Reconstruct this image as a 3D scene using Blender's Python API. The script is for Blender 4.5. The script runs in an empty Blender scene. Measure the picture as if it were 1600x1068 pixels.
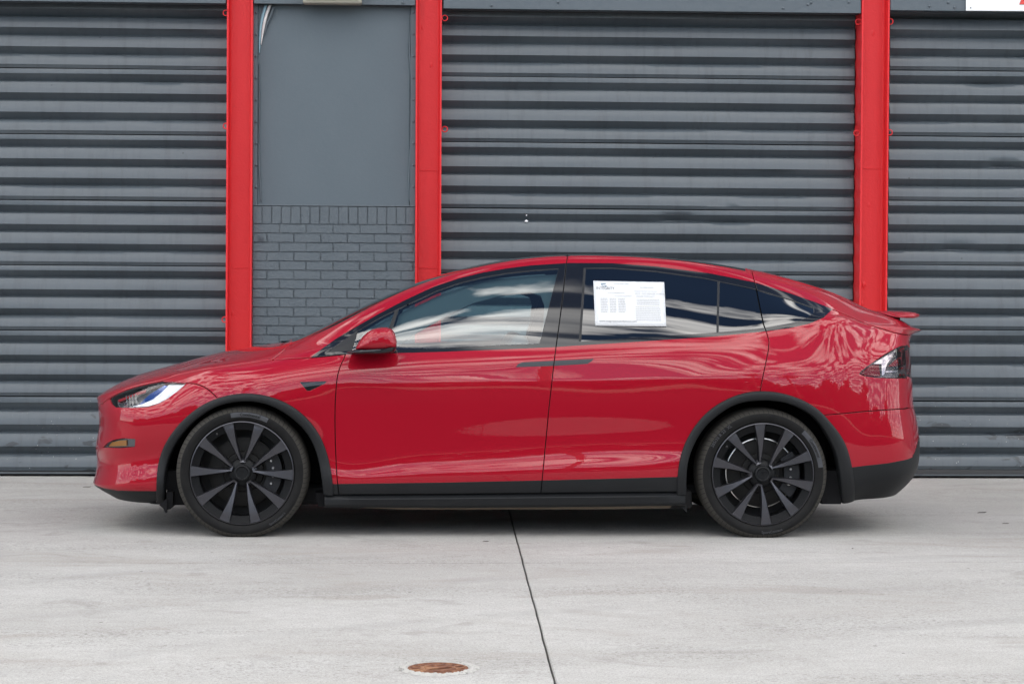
import bpy, bmesh, math, random
import numpy as np
from mathutils import Vector, Matrix
from mathutils.geometry import delaunay_2d_cdt

random.seed(7)
rng = np.random.default_rng(11)
scene = bpy.context.scene
COL = scene.collection
R = math.radians

# ------------------------------------------------------------------ camera
CAM_H = 1.33
YAW, PITCH, ROLL = R(2.3), R(1.09), R(0.33)
LENS = 70.0
FPX = 1600 * LENS / 36.0
cam_data = bpy.data.cameras.new('camera')
cam_data.lens = LENS
cam_data.sensor_width = 36.0
cam_data.clip_start = 0.1
cam_data.clip_end = 3000.0
cam = bpy.data.objects.new('camera', cam_data)
COL.objects.link(cam)
CAM_R = Matrix.Rotation(-YAW, 3, 'Z') @ Matrix.Rotation(math.pi / 2 - PITCH, 3, 'X') @ Matrix.Rotation(ROLL, 3, 'Z')
cam.matrix_world = Matrix.Translation((0, 0, CAM_H)) @ CAM_R.to_4x4()
scene.camera = cam

# ------------------------------------------------------------------ sky and sun
SUN_EL, SUN_AZ = R(31), R(20)          # the sun stands behind the building: the forecourt lies in open shade
world = bpy.data.worlds.new('World')
scene.world = world
world.use_nodes = True
wn, wl = world.node_tree.nodes, world.node_tree.links
wn.clear()
w_out = wn.new('ShaderNodeOutputWorld')
w_bg = wn.new('ShaderNodeBackground')
w_bg.inputs['Strength'].default_value = 0.12
w_sky = wn.new('ShaderNodeTexSky')
w_sky.sky_type = 'NISHITA'
w_sky.sun_disc = False
w_sky.sun_elevation = SUN_EL
w_sky.sun_rotation = SUN_AZ
w_sky.air_density = 0.75
w_sky.dust_density = 0.12
w_sky.ozone_density = 2.0


def wnode(t, **kw):
    n = wn.new(t)
    for k, v in kw.items():
        setattr(n, k, v)
    return n


def wmath(op, a, b=None, clamp=False):
    n = wnode('ShaderNodeMath', operation=op, use_clamp=clamp)
    for i, v in enumerate((a, b)):
        if v is None:
            continue
        if isinstance(v, (int, float)):
            n.inputs[i].default_value = v
        else:
            wl.new(v, n.inputs[i])
    return n.outputs[0]


w_tc = wnode('ShaderNodeTexCoord')
w_sep = wnode('ShaderNodeSeparateXYZ')
wl.new(w_tc.outputs['Generated'], w_sep.inputs[0])
w_z = wmath('ADD', wmath('MAXIMUM', w_sep.outputs['Z'], 0.0), 0.13)
w_com = wnode('ShaderNodeCombineXYZ')
wl.new(wmath('DIVIDE', w_sep.outputs['X'], w_z), w_com.inputs[0])
wl.new(wmath('DIVIDE', w_sep.outputs['Y'], w_z), w_com.inputs[1])
w_n1 = wnode('ShaderNodeTexNoise')
w_n1.inputs['Scale'].default_value = 4.3
w_n1.inputs['Detail'].default_value = 6.0
w_n1.inputs['Roughness'].default_value = 0.52
w_n1.inputs['Distortion'].default_value = 0.35
w_map = wnode('ShaderNodeMapping')
w_map.inputs['Location'].default_value = (3.1, 1.7, 0.0)
w_map.inputs['Scale'].default_value = (1.35, 1.2, 1.0)
wl.new(w_com.outputs[0], w_map.inputs[0])
wl.new(w_map.outputs[0], w_n1.inputs['Vector'])
w_r1 = wnode('ShaderNodeValToRGB')
w_r1.color_ramp.elements[0].position = 0.475
w_r1.color_ramp.elements[1].position = 0.585
# cloud cover changes with height above the horizon: a broken bank half-way up, clear deep blue overhead, wisps lower down
w_rb = wnode('ShaderNodeValToRGB')
el = w_rb.color_ramp.elements
for p_, c_ in ((0.0, .53), (.17, .47), (.34, .535), (.46, .525), (.60, .50), (.72, .56), (.80, .585), (.86, .525), (.91, .445), (1.0, .43)):
    e_ = el[0] if p_ == 0.0 else (el[-1] if p_ == 1.0 else el.new(p_))
    e_.position = p_
    e_.color = (c_, c_, c_, 1)
wl.new(w_sep.outputs['Z'], w_rb.inputs[0])
wl.new(wmath('ADD', w_n1.outputs[0], wmath('SUBTRACT', w_rb.outputs[0], 0.5)), w_r1.inputs[0])
w_n2 = wnode('ShaderNodeTexNoise')
w_n2.inputs['Scale'].default_value = 7.0
w_n2.inputs['Detail'].default_value = 7.0
wl.new(w_map.outputs[0], w_n2.inputs['Vector'])
w_r2 = wnode('ShaderNodeValToRGB')
w_r2.color_ramp.elements[0].position = 0.30
w_r2.color_ramp.elements[0].color = (10.5, 10.7, 11.2, 1)
w_r2.color_ramp.elements[1].position = 0.68
w_r2.color_ramp.elements[1].color = (32.0, 31.0, 29.5, 1)
wl.new(w_n2.outputs[0], w_r2.inputs[0])
w_mix = wnode('ShaderNodeMix', data_type='RGBA')
wl.new(w_r1.outputs[0], w_mix.inputs['Factor'])
wl.new(w_sky.outputs[0], w_mix.inputs[6])
wl.new(w_r2.outputs[0], w_mix.inputs[7])
wl.new(w_mix.outputs[2], w_bg.inputs['Color'])
wl.new(w_bg.outputs[0], w_out.inputs['Surface'])

sun_data = bpy.data.lights.new('sun', 'SUN')
sun_data.energy = 3.0
sun_data.angle = R(0.53)
sun_data.color = (1.0, 0.95, 0.88)
sun = bpy.data.objects.new('sun', sun_data)
COL.objects.link(sun)
# direction towards the sun (behind the building, +Y, slightly to the right)
sdir = Vector((math.sin(SUN_AZ) * math.cos(SUN_EL), math.cos(SUN_AZ) * math.cos(SUN_EL), math.sin(SUN_EL)))
sun.rotation_euler = sdir.to_track_quat('Z', 'Y').to_euler()
sun.location = (0, 30, 40)

scene.view_settings.view_transform = 'Standard'
scene.view_settings.look = 'None'
scene.view_settings.gamma = 1.0
scene.view_settings.use_curve_mapping = False
scene.view_settings.exposure = 0.93
scene.render.engine = 'CYCLES'
scene.cycles.max_bounces = 10
scene.cycles.transparent_max_bounces = 16
scene.cycles.glossy_bounces = 5
scene.cycles.sample_clamp_indirect = 6.0
try:
    scene.cycles.use_denoising = True
    scene.cycles.denoiser = 'OPENIMAGEDENOISE'
except Exception:
    pass

# ------------------------------------------------------------------ places
Y_CAR = 12.28          # the car's centreline
Y_BRICK = 15.14        # face of the brick panel
Y_SHUT = 15.27         # front of the shutter ribs
GROUND = 0.0
CAM_P = np.array([0.0, 0.0, CAM_H])
CR = np.array(CAM_R)


def ray(px, py):
    v = np.stack([(np.asarray(px, float) - 800.0) / FPX, -(np.asarray(py, float) - 534.0) / FPX, -np.ones_like(np.asarray(px, float))], -1)
    return v @ CR.T


def at_y(px, py, Y):
    """the place on the upright plane y = Y that the photograph shows at px, py"""
    d = ray(px, py)
    t = Y / d[..., 1]
    return d * np.asarray(t)[..., None] + CAM_P


def at_ground(px, py, z=0.0):
    d = ray(px, py)
    t = (z - CAM_H) / d[..., 2]
    return d * np.asarray(t)[..., None] + CAM_P


def project(P):
    q = (np.asarray(P, float) - CAM_P) @ CR
    return 800.0 - FPX * q[..., 0] / q[..., 2], 534.0 + FPX * q[..., 1] / q[..., 2]


# ------------------------------------------------------------------ object helpers
def link(name, mesh, mat=None, parent=None, loc=None):
    o = bpy.data.objects.new(name, mesh)
    COL.objects.link(o)
    if mat is not None and mesh is not None and len(mesh.materials) == 0:
        mesh.materials.append(mat)
    if parent is not None:
        o.parent = parent
    if loc is not None:
        o.location = loc
    return o


def tag(o, label=None, cat=None, group=None, kind=None):
    if label:
        o['label'] = label
    if cat:
        o['category'] = cat
    if group:
        o['group'] = group
    if kind:
        o['kind'] = kind
    return o


def empty(name, loc=(0, 0, 0), parent=None):
    o = bpy.data.objects.new(name, None)
    o.empty_display_size = 0.2
    COL.objects.link(o)
    o.location = loc
    if parent is not None:
        o.parent = parent
    return o


def mesh_from(name, verts, faces, smooth=False, normals=None):
    me = bpy.data.meshes.new(name)
    me.from_pydata([tuple(map(float, v)) for v in verts], [], [tuple(map(int, f)) for f in faces])
    me.update()
    if smooth:
        me.polygons.foreach_set('use_smooth', [True] * len(me.polygons))
    if normals is not None:
        me.normals_split_custom_set_from_vertices([tuple(map(float, n)) for n in normals])
    return me


def bm_mesh(name, bm, smooth=False, angle=None):
    me = bpy.data.meshes.new(name)
    bmesh.ops.recalc_face_normals(bm, faces=bm.faces)
    bm.to_mesh(me)
    bm.free()
    if smooth:
        me.polygons.foreach_set('use_smooth', [True] * len(me.polygons))
        if angle:
            me.set_sharp_from_angle(angle=R(angle))
    return me


def add_box(bm, lo, hi, bevel=0.0, seg=1):
    lo, hi = Vector(lo), Vector(hi)
    r = bmesh.ops.create_cube(bm, size=1.0)
    for v in r['verts']:
        v.co = Vector([(lo[i] + hi[i]) / 2 + v.co[i] * (hi[i] - lo[i]) for i in range(3)])
    if bevel > 0:
        es = list({e for v in r['verts'] for e in v.link_edges})
        bmesh.ops.bevel(bm, geom=es, offset=bevel, segments=seg, affect='EDGES', profile=0.5)
    return r


def box_mesh(name, lo, hi, bevel=0.0, seg=2, smooth=False):
    bm = bmesh.new()
    add_box(bm, lo, hi, bevel, seg)
    return bm_mesh(name, bm, smooth, 40 if smooth else None)


def loft(rings, closed_ring=True, cap=True):
    """verts, faces of a skin over rings of equal length"""
    n = len(rings[0])
    verts = [p for r_ in rings for p in r_]
    faces = []
    for i in range(len(rings) - 1):
        for j in range(n if closed_ring else n - 1):
            a, b = i * n + j, i * n + (j + 1) % n
            faces.append((a, b, b + n, a + n))
    if cap and closed_ring:
        faces.append(tuple(range(n - 1, -1, -1)))
        faces.append(tuple(range((len(rings) - 1) * n, len(rings) * n)))
    return verts, faces


def lathe(profile, n, axis='y', a0=0.0, a1=2 * math.pi):
    """profile: list of (radius, offset along axis); about the y axis. faces point outward when the profile runs +axis to -axis"""
    full = abs(a1 - a0 - 2 * math.pi) < 1e-6
    m = n if full else n + 1
    rings = []
    for i in range(m):
        a = a0 + (a1 - a0) * i / n
        rings.append([(r_ * math.cos(a), o_, r_ * math.sin(a)) for r_, o_ in profile])
    k = len(profile)
    verts = [p for r_ in rings for p in r_]
    faces = []
    for i in range(n):
        i2 = (i + 1) % m
        for j in range(k - 1):
            faces.append((i * k + j, i * k + j + 1, i2 * k + j + 1, i2 * k + j))
    return verts, faces


def lathe_mesh(name, profile, n, smooth=True, angle=35):
    v, f = lathe(profile, n)
    bm = bmesh.new()
    bv = [bm.verts.new(p) for p in v]
    for q in f:
        try:
            bm.faces.new([bv[i] for i in q])
        except ValueError:
            pass
    bmesh.ops.remove_doubles(bm, verts=bm.verts, dist=1e-6)
    return bm_mesh(name, bm, smooth, angle)


def tube(points, r, n=8, cap=True):
    pts = [Vector(p) for p in points]
    rings = []
    for i, p in enumerate(pts):
        d = (pts[min(i + 1, len(pts) - 1)] - pts[max(i - 1, 0)]).normalized()
        u = d.cross(Vector((0, 0, 1)))
        if u.length < 1e-3:
            u = d.cross(Vector((1, 0, 0)))
        u.normalize()
        w = d.cross(u)
        rr = r[i] if isinstance(r, (list, tuple)) else r
        rings.append([tuple(p + (u * math.cos(2 * math.pi * k / n) + w * math.sin(2 * math.pi * k / n)) * rr) for k in range(n)])
    return loft(rings, True, cap)


# ------------------------------------------------------------------ materials
MATS = {}


class NT:
    """a small helper round a material's node tree"""

    def __init__(self, name):
        self.m = bpy.data.materials.new(name)
        self.m.use_nodes = True
        self.n, self.l = self.m.node_tree.nodes, self.m.node_tree.links
        self.b = self.n['Principled BSDF']
        self.out = self.n['Material Output']
        self._tc = None
        MATS[name] = self.m

    def set(self, **kw):
        for k, v in kw.items():
            self.b.inputs[k.replace('_', ' ')].default_value = v
        return self

    def tc(self, which='Object'):
        if self._tc is None:
            self._tc = self.n.new('ShaderNodeTexCoord')
        return self._tc.outputs[which]

    def geo(self):
        return self.n.new('ShaderNodeNewGeometry').outputs['Position']

    def noise(self, scale, detail=6, rough=0.55, dist=0.0, vec=None, stretch=None):
        t = self.n.new('ShaderNodeTexNoise')
        t.inputs['Scale'].default_value = scale
        t.inputs['Detail'].default_value = detail
        t.inputs['Roughness'].default_value = rough
        t.inputs['Distortion'].default_value = dist
        v = vec if vec is not None else self.geo()
        if stretch:
            mp = self.n.new('ShaderNodeMapping')
            mp.inputs['Scale'].default_value = stretch
            self.l.new(v, mp.inputs[0])
            v = mp.outputs[0]
        self.l.new(v, t.inputs['Vector'])
        return t.outputs[0]

    def voro(self, scale, vec=None, feature='F1', stretch=None, rand=1.0):
        t = self.n.new('ShaderNodeTexVoronoi')
        t.feature = feature
        t.inputs['Scale'].default_value = scale
        t.inputs['Randomness'].default_value = rand
        v = vec if vec is not None else self.geo()
        if stretch:
            mp = self.n.new('ShaderNodeMapping')
            mp.inputs['Scale'].default_value = stretch
            self.l.new(v, mp.inputs[0])
            v = mp.outputs[0]
        self.l.new(v, t.inputs['Vector'])
        return t.outputs['Distance']

    def ramp(self, fac, stops):
        r_ = self.n.new('ShaderNodeValToRGB')
        e = r_.color_ramp.elements
        while len(e) < len(stops):
            e.new(0.5)
        for i, (p, c) in enumerate(stops):
            e[i].position = p
            if not hasattr(c, '__len__'):
                c = (c, c, c)
            e[i].color = (*c[:3], 1)
        self.l.new(fac, r_.inputs[0])
        return r_.outputs[0]

    def mix(self, fac, a, b, blend='MIX'):
        x = self.n.new('ShaderNodeMix')
        x.data_type = 'RGBA'
        x.blend_type = blend
        for s, v in ((0, fac), (6, a), (7, b)):
            if isinstance(v, (int, float)):
                x.inputs[s].default_value = v if s == 0 else (v, v, v, 1)
            elif isinstance(v, (tuple, list)):
                x.inputs[s].default_value = (*v[:3], 1)
            else:
                self.l.new(v, x.inputs[s])
        return x.outputs[2]

    def math(self, op, a, b=0.0, clamp=False):
        x = self.n.new('ShaderNodeMath')
        x.operation = op
        x.use_clamp = clamp
        for i, v in enumerate((a, b)):
            if isinstance(v, (int, float)):
                x.inputs[i].default_value = v
            else:
                self.l.new(v, x.inputs[i])
        return x.outputs[0]

    def color(self, c):
        if isinstance(c, (tuple, list)):
            self.b.inputs['Base Color'].default_value = (*c[:3], 1)
        else:
            self.l.new(c, self.b.inputs['Base Color'])
        return self

    def rough(self, r_):
        if isinstance(r_, (int, float)):
            self.b.inputs['Roughness'].default_value = r_
        else:
            self.l.new(r_, self.b.inputs['Roughness'])
        return self

    def bump(self, h, strength=0.3, dist=0.01, extra=None):
        b = self.n.new('ShaderNodeBump')
        b.inputs['Strength'].default_value = strength
        b.inputs['Distance'].default_value = dist
        self.l.new(h, b.inputs['Height'])
        if extra is not None:
            self.l.new(extra, b.inputs['Normal'])
        self.l.new(b.outputs[0], self.b.inputs['Normal'])
        return b.outputs[0]


def simple(name, col, rough=0.5, metal=0.0, coat=0.0, coat_rough=0.03, spec=0.5):
    t = NT(name)
    t.color(col).rough(rough)
    t.set(Metallic=metal, Coat_Weight=coat, Coat_Roughness=coat_rough, Specular_IOR_Level=spec)
    return t.m


def glass(name, tint, ior=1.52, boost=2.0):
    """sheet glass: clear (tinted) straight through, mirror-like by Fresnel"""
    t = NT(name)
    t.n.remove(t.b)
    tr = t.n.new('ShaderNodeBsdfTransparent')
    tr.inputs[0].default_value = (*tint, 1)
    gl = t.n.new('ShaderNodeBsdfGlossy')
    gl.inputs['Roughness'].default_value = 0.0
    fr = t.n.new('ShaderNodeFresnel')
    fr.inputs[0].default_value = ior
    ml = t.n.new('ShaderNodeMath')
    ml.operation = 'MULTIPLY'
    ml.use_clamp = True
    ml.inputs[1].default_value = boost
    t.l.new(fr.outputs[0], ml.inputs[0])
    mx = t.n.new('ShaderNodeMixShader')
    t.l.new(ml.outputs[0], mx.inputs[0])
    t.l.new(tr.outputs[0], mx.inputs[1])
    t.l.new(gl.outputs[0], mx.inputs[2])
    t.l.new(mx.outputs[0], t.out.inputs[0])
    return t.m


def mat_paint():
    t = NT('red_car_paint')
    fl = t.voro(1400.0, vec=t.tc('Object'))
    c = t.mix(t.ramp(fl, [(0.0, 1.0), (0.5, 0.0)]), (0.282, 0.0010, 0.011), (0.325, 0.0018, 0.015))
    t.color(c).rough(0.42)
    t.set(Metallic=0.15, Specular_IOR_Level=0.08, Coat_Weight=0.85, Coat_Roughness=0.010, Coat_IOR=1.5)
    op = t.noise(55.0, 2, 0.5, vec=t.tc('Object'))
    b = t.n.new('ShaderNodeBump')
    b.inputs['Strength'].default_value = 0.012
    b.inputs['Distance'].default_value = 0.002
    t.l.new(op, b.inputs['Height'])
    t.l.new(b.outputs[0], t.b.inputs['Coat Normal'])
    return t.m


def mat_plastic():
    t = NT('grey_black_plastic')
    n = t.noise(900.0, 2, 0.5, vec=t.tc('Object'))
    m = t.noise(5.0, 4, 0.5, vec=t.tc('Object'))
    t.color(t.mix(m, (0.0075, 0.0082, 0.0092), (0.0115, 0.0124, 0.0138))).rough(0.5)
    t.set(Specular_IOR_Level=0.24)
    t.bump(n, 0.12, 0.001)
    return t.m


def mat_tyre():
    t = NT('tyre_rubber')
    m = t.noise(14.0, 5, 0.6, vec=t.tc('Object'))
    t.color(t.ramp(m, [(0.3, (0.006, 0.006, 0.0063)), (0.75, (0.011, 0.0107, 0.0105))])).rough(0.6)
    t.set(Specular_IOR_Level=0.14)
    t.bump(t.noise(500.0, 2, vec=t.tc('Object')), 0.08, 0.001)
    return t.m


def mat_spoke():
    t = NT('satin_gunmetal')
    m = t.noise(6.0, 3, vec=t.tc('Object'))
    t.color(t.mix(m, (0.072, 0.072, 0.080), (0.094, 0.093, 0.104))).rough(0.30)
    t.set(Metallic=0.9)
    return t.m


def mat_shutter():
    t = NT('grey_shutter_paint')
    pos = t.geo()
    m = t.noise(1.3, 7, 0.62, vec=pos, stretch=(1.0, 1.0, 3.0))
    fine = t.noise(26.0, 4, 0.6, vec=pos, stretch=(0.5, 1.0, 1.6))
    base = t.mix(m, (0.056, 0.071, 0.083), (0.080, 0.097, 0.111))
    base = t.mix(t.math('MULTIPLY', fine, 0.35), base, (0.102, 0.116, 0.129))
    # grime streaks that hang under the ribs
    st = t.noise(9.0, 5, 0.6, vec=pos, stretch=(2.6, 1.0, 0.35))
    base = t.mix(t.ramp(st, [(0.50, 0.0), (0.78, 0.50)]), base, (0.040, 0.043, 0.047))
    # scuffs and dirt spots on the lower part
    sep = t.n.new('ShaderNodeSeparateXYZ')
    t.l.new(pos, sep.inputs[0])
    low = t.ramp(sep.outputs['Z'], [(0.0, 1.0), (0.85, 0.0)])
    sc = t.noise(7.0, 3, 0.5, 0.6, vec=pos, stretch=(0.8, 1, 1.6))
    base = t.mix(t.math('MULTIPLY', t.ramp(sc, [(0.615, 0.0), (0.66, 0.75)]), t.ramp(sep.outputs['Z'], [(0.0, 1.0), (0.45, 1.0), (0.55, 0.0)])), base, (0.026, 0.028, 0.031))
    sp = t.voro(24.0, vec=pos)
    spk = t.math('MULTIPLY', t.ramp(sp, [(0.055, 1.0), (0.075, 0.0)]), low)
    base = t.mix(spk, base, (0.62, 0.62, 0.60))
    # few dark pin holes
    ph = t.voro(3.2, vec=pos, stretch=(1.0, 1.0, 1.0))
    base = t.mix(t.ramp(ph, [(0.018, 0.85), (0.026, 0.0)]), base, (0.02, 0.02, 0.02))
    t.color(base)
    t.rough(t.ramp(m, [(0.2, 0.28), (0.8, 0.40)]))
    t.set(Specular_IOR_Level=0.5)
    t.bump(t.noise(60.0, 3, vec=pos), 0.06, 0.004)
    return t.m


def mat_wallpaint(name, a, b, bump=0.5, bscale=22.0, rough=0.5):
    t = NT(name)
    pos = t.geo()
    m = t.noise(1.1, 6, 0.6, vec=pos)
    f = t.noise(40.0, 4, 0.6, vec=pos)
    c = t.mix(m, a, b)
    c = t.mix(t.math('MULTIPLY', f, 0.22), c, tuple(min(1, x * 1.35) for x in b))
    t.color(c).rough(rough)
    n1 = t.noise(bscale, 5, 0.55, vec=pos)
    t.bump(n1, bump, 0.006)
    return t.m


def mat_redsteel():
    t = NT('red_steel_paint')
    pos = t.geo()
    m = t.noise(2.2, 5, 0.6, vec=pos, stretch=(1, 1, 0.5))
    c = t.mix(m, (0.60, 0.022, 0.028), (0.68, 0.032, 0.036))
    bl = t.voro(7.5, vec=pos, stretch=(1.0, 1.0, 0.55))
    blob = t.ramp(bl, [(0.05, 1.0), (0.13, 0.0)])
    fine = t.noise(70.0, 4, 0.55, vec=pos)
    h = t.math('ADD', t.math('MULTIPLY', fine, 0.25), blob)
    ru = t.noise(5.0, 3, 0.5, vec=pos, stretch=(1, 1, 0.12))
    c = t.mix(t.ramp(ru, [(0.55, 0.0), (0.72, 0.45)]), c, (0.40, 0.022, 0.024))
    chip = t.noise(19.0, 5, 0.7, 0.3, vec=pos, stretch=(1, 1, 0.7))
    c = t.mix(t.ramp(chip, [(0.735, 0.0), (0.750, 0.7)]), c, (0.16, 0.05, 0.045))
    t.color(c).rough(0.42)
    t.set(Specular_IOR_Level=0.28)
    t.bump(h, 0.8, 0.008)
    return t.m


def mat_concrete():
    t = NT('weathered_concrete')
    pos = t.geo()
    big = t.noise(0.50, 6, 0.60, 0.5, vec=pos, stretch=(0.8, 1.1, 1))
    mid = t.noise(2.1, 8, 0.68, 0.4, vec=pos, stretch=(0.7, 1.2, 1))
    small = t.noise(17.0, 7, 0.72, 0.2, vec=pos, stretch=(0.8, 1.0, 1))
    fine = t.noise(95.0, 5, 0.75, vec=pos)
    grit = t.noise(260.0, 3, 0.7, vec=pos)
    c = t.ramp(big, [(0.32, (0.385, 0.374, 0.352)), (0.50, (0.452, 0.441, 0.419)), (0.70, (0.492, 0.481, 0.458))])
    c = t.mix(t.ramp(mid, [(0.36, 0.50), (0.56, 0.0)]), c, (0.385, 0.370, 0.345))
    c = t.mix(t.ramp(small, [(0.34, 0.42), (0.56, 0.0)]), c, (0.345, 0.330, 0.305))
    c = t.mix(t.ramp(small, [(0.56, 0.0), (0.74, 0.30)]), c, (0.62, 0.61, 0.59))
    # brownish water stains
    st = t.noise(0.85, 6, 0.60, 1.2, vec=pos, stretch=(0.6, 1.5, 1))
    c = t.mix(t.ramp(st, [(0.54, 0.0), (0.66, 0.55)]), c, (0.325, 0.298, 0.266))
    st2 = t.noise(1.9, 5, 0.55, 1.5, vec=pos)
    c = t.mix(t.ramp(st2, [(0.60, 0.0), (0.68, 0.45)]), c, (0.27, 0.255, 0.235))
    # worn, sandy bands whose surface has opened into dark pores
    wear = t.noise(1.25, 6, 0.7, 0.6, vec=pos, stretch=(0.30, 1.35, 1))
    wm = t.ramp(wear, [(0.46, 0.0), (0.62, 1.0)])
    pores = t.math('MULTIPLY', t.ramp(t.noise(62.0, 5, 0.78, vec=pos, stretch=(0.6, 1, 1)), [(0.515, 0.0), (0.63, 0.95)]), wm)
    c = t.mix(pores, c, (0.155, 0.145, 0.130))
    c = t.mix(t.ramp(fine, [(0.34, 0.75), (0.50, 0.0)]), c, (0.21, 0.20, 0.185))
    c = t.mix(t.ramp(fine, [(0.56, 0.0), (0.70, 0.40)]), c, (0.66, 0.65, 0.63))
    c = t.mix(t.ramp(grit, [(0.36, 0.60), (0.48, 0.0)]), c, (0.17, 0.16, 0.15))
    # faint tyre scuffs, long soft arcs
    arc = t.n.new('ShaderNodeTexWave')
    arc.wave_type = 'RINGS'
    arc.rings_direction = 'Z'
    arc.inputs['Scale'].default_value = 0.31
    arc.inputs['Distortion'].default_value = 1.0
    arc.inputs['Detail'].default_value = 2.0
    mp = t.n.new('ShaderNodeMapping')
    mp.inputs['Location'].default_value = (-4.5, -1.0, 0.0)
    t.l.new(pos, mp.inputs[0])
    t.l.new(mp.outputs[0], arc.inputs['Vector'])
    am = t.math('MULTIPLY', t.ramp(arc.outputs[0], [(0.90, 0.0), (1.0, 0.35)]), t.ramp(mid, [(0.45, 0.0), (0.58, 1.0)]))
    c = t.mix(am, c, (0.27, 0.26, 0.245))
    # sparse dark specks and short scratches
    vs = t.voro(4.2, vec=pos)
    c = t.mix(t.ramp(vs, [(0.024, 0.85), (0.042, 0.0)]), c, (0.10, 0.095, 0.085))
    vs2 = t.voro(9.0, vec=pos, stretch=(0.35, 1.0, 1.0))
    c = t.mix(t.ramp(vs2, [(0.020, 0.45), (0.035, 0.0)]), c, (0.17, 0.16, 0.15))
    t.color(c).rough(0.85)
    t.set(Specular_IOR_Level=0.3)
    h = t.math('ADD', t.math('MULTIPLY', fine, 0.7), t.math('MULTIPLY', pores, -0.8))
    t.bump(h, 0.35, 0.004)
    return t.m


def mat_rust():
    t = NT('rusted_iron')
    pos = t.geo()
    n = t.noise(38.0, 6, 0.65, vec=pos)
    m = t.noise(11.0, 3, 0.5, 0.5, vec=pos)
    c = t.ramp(n, [(0.30, (0.070, 0.026, 0.016)), (0.52, (0.155, 0.058, 0.028)), (0.72, (0.28, 0.135, 0.070))])
    c = t.mix(t.ramp(m, [(0.5, 0.0), (0.62, 0.6)]), c, (0.33, 0.17, 0.085))
    t.color(c).rough(0.85)
    t.bump(n, 0.7, 0.004)
    return t.m


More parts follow.
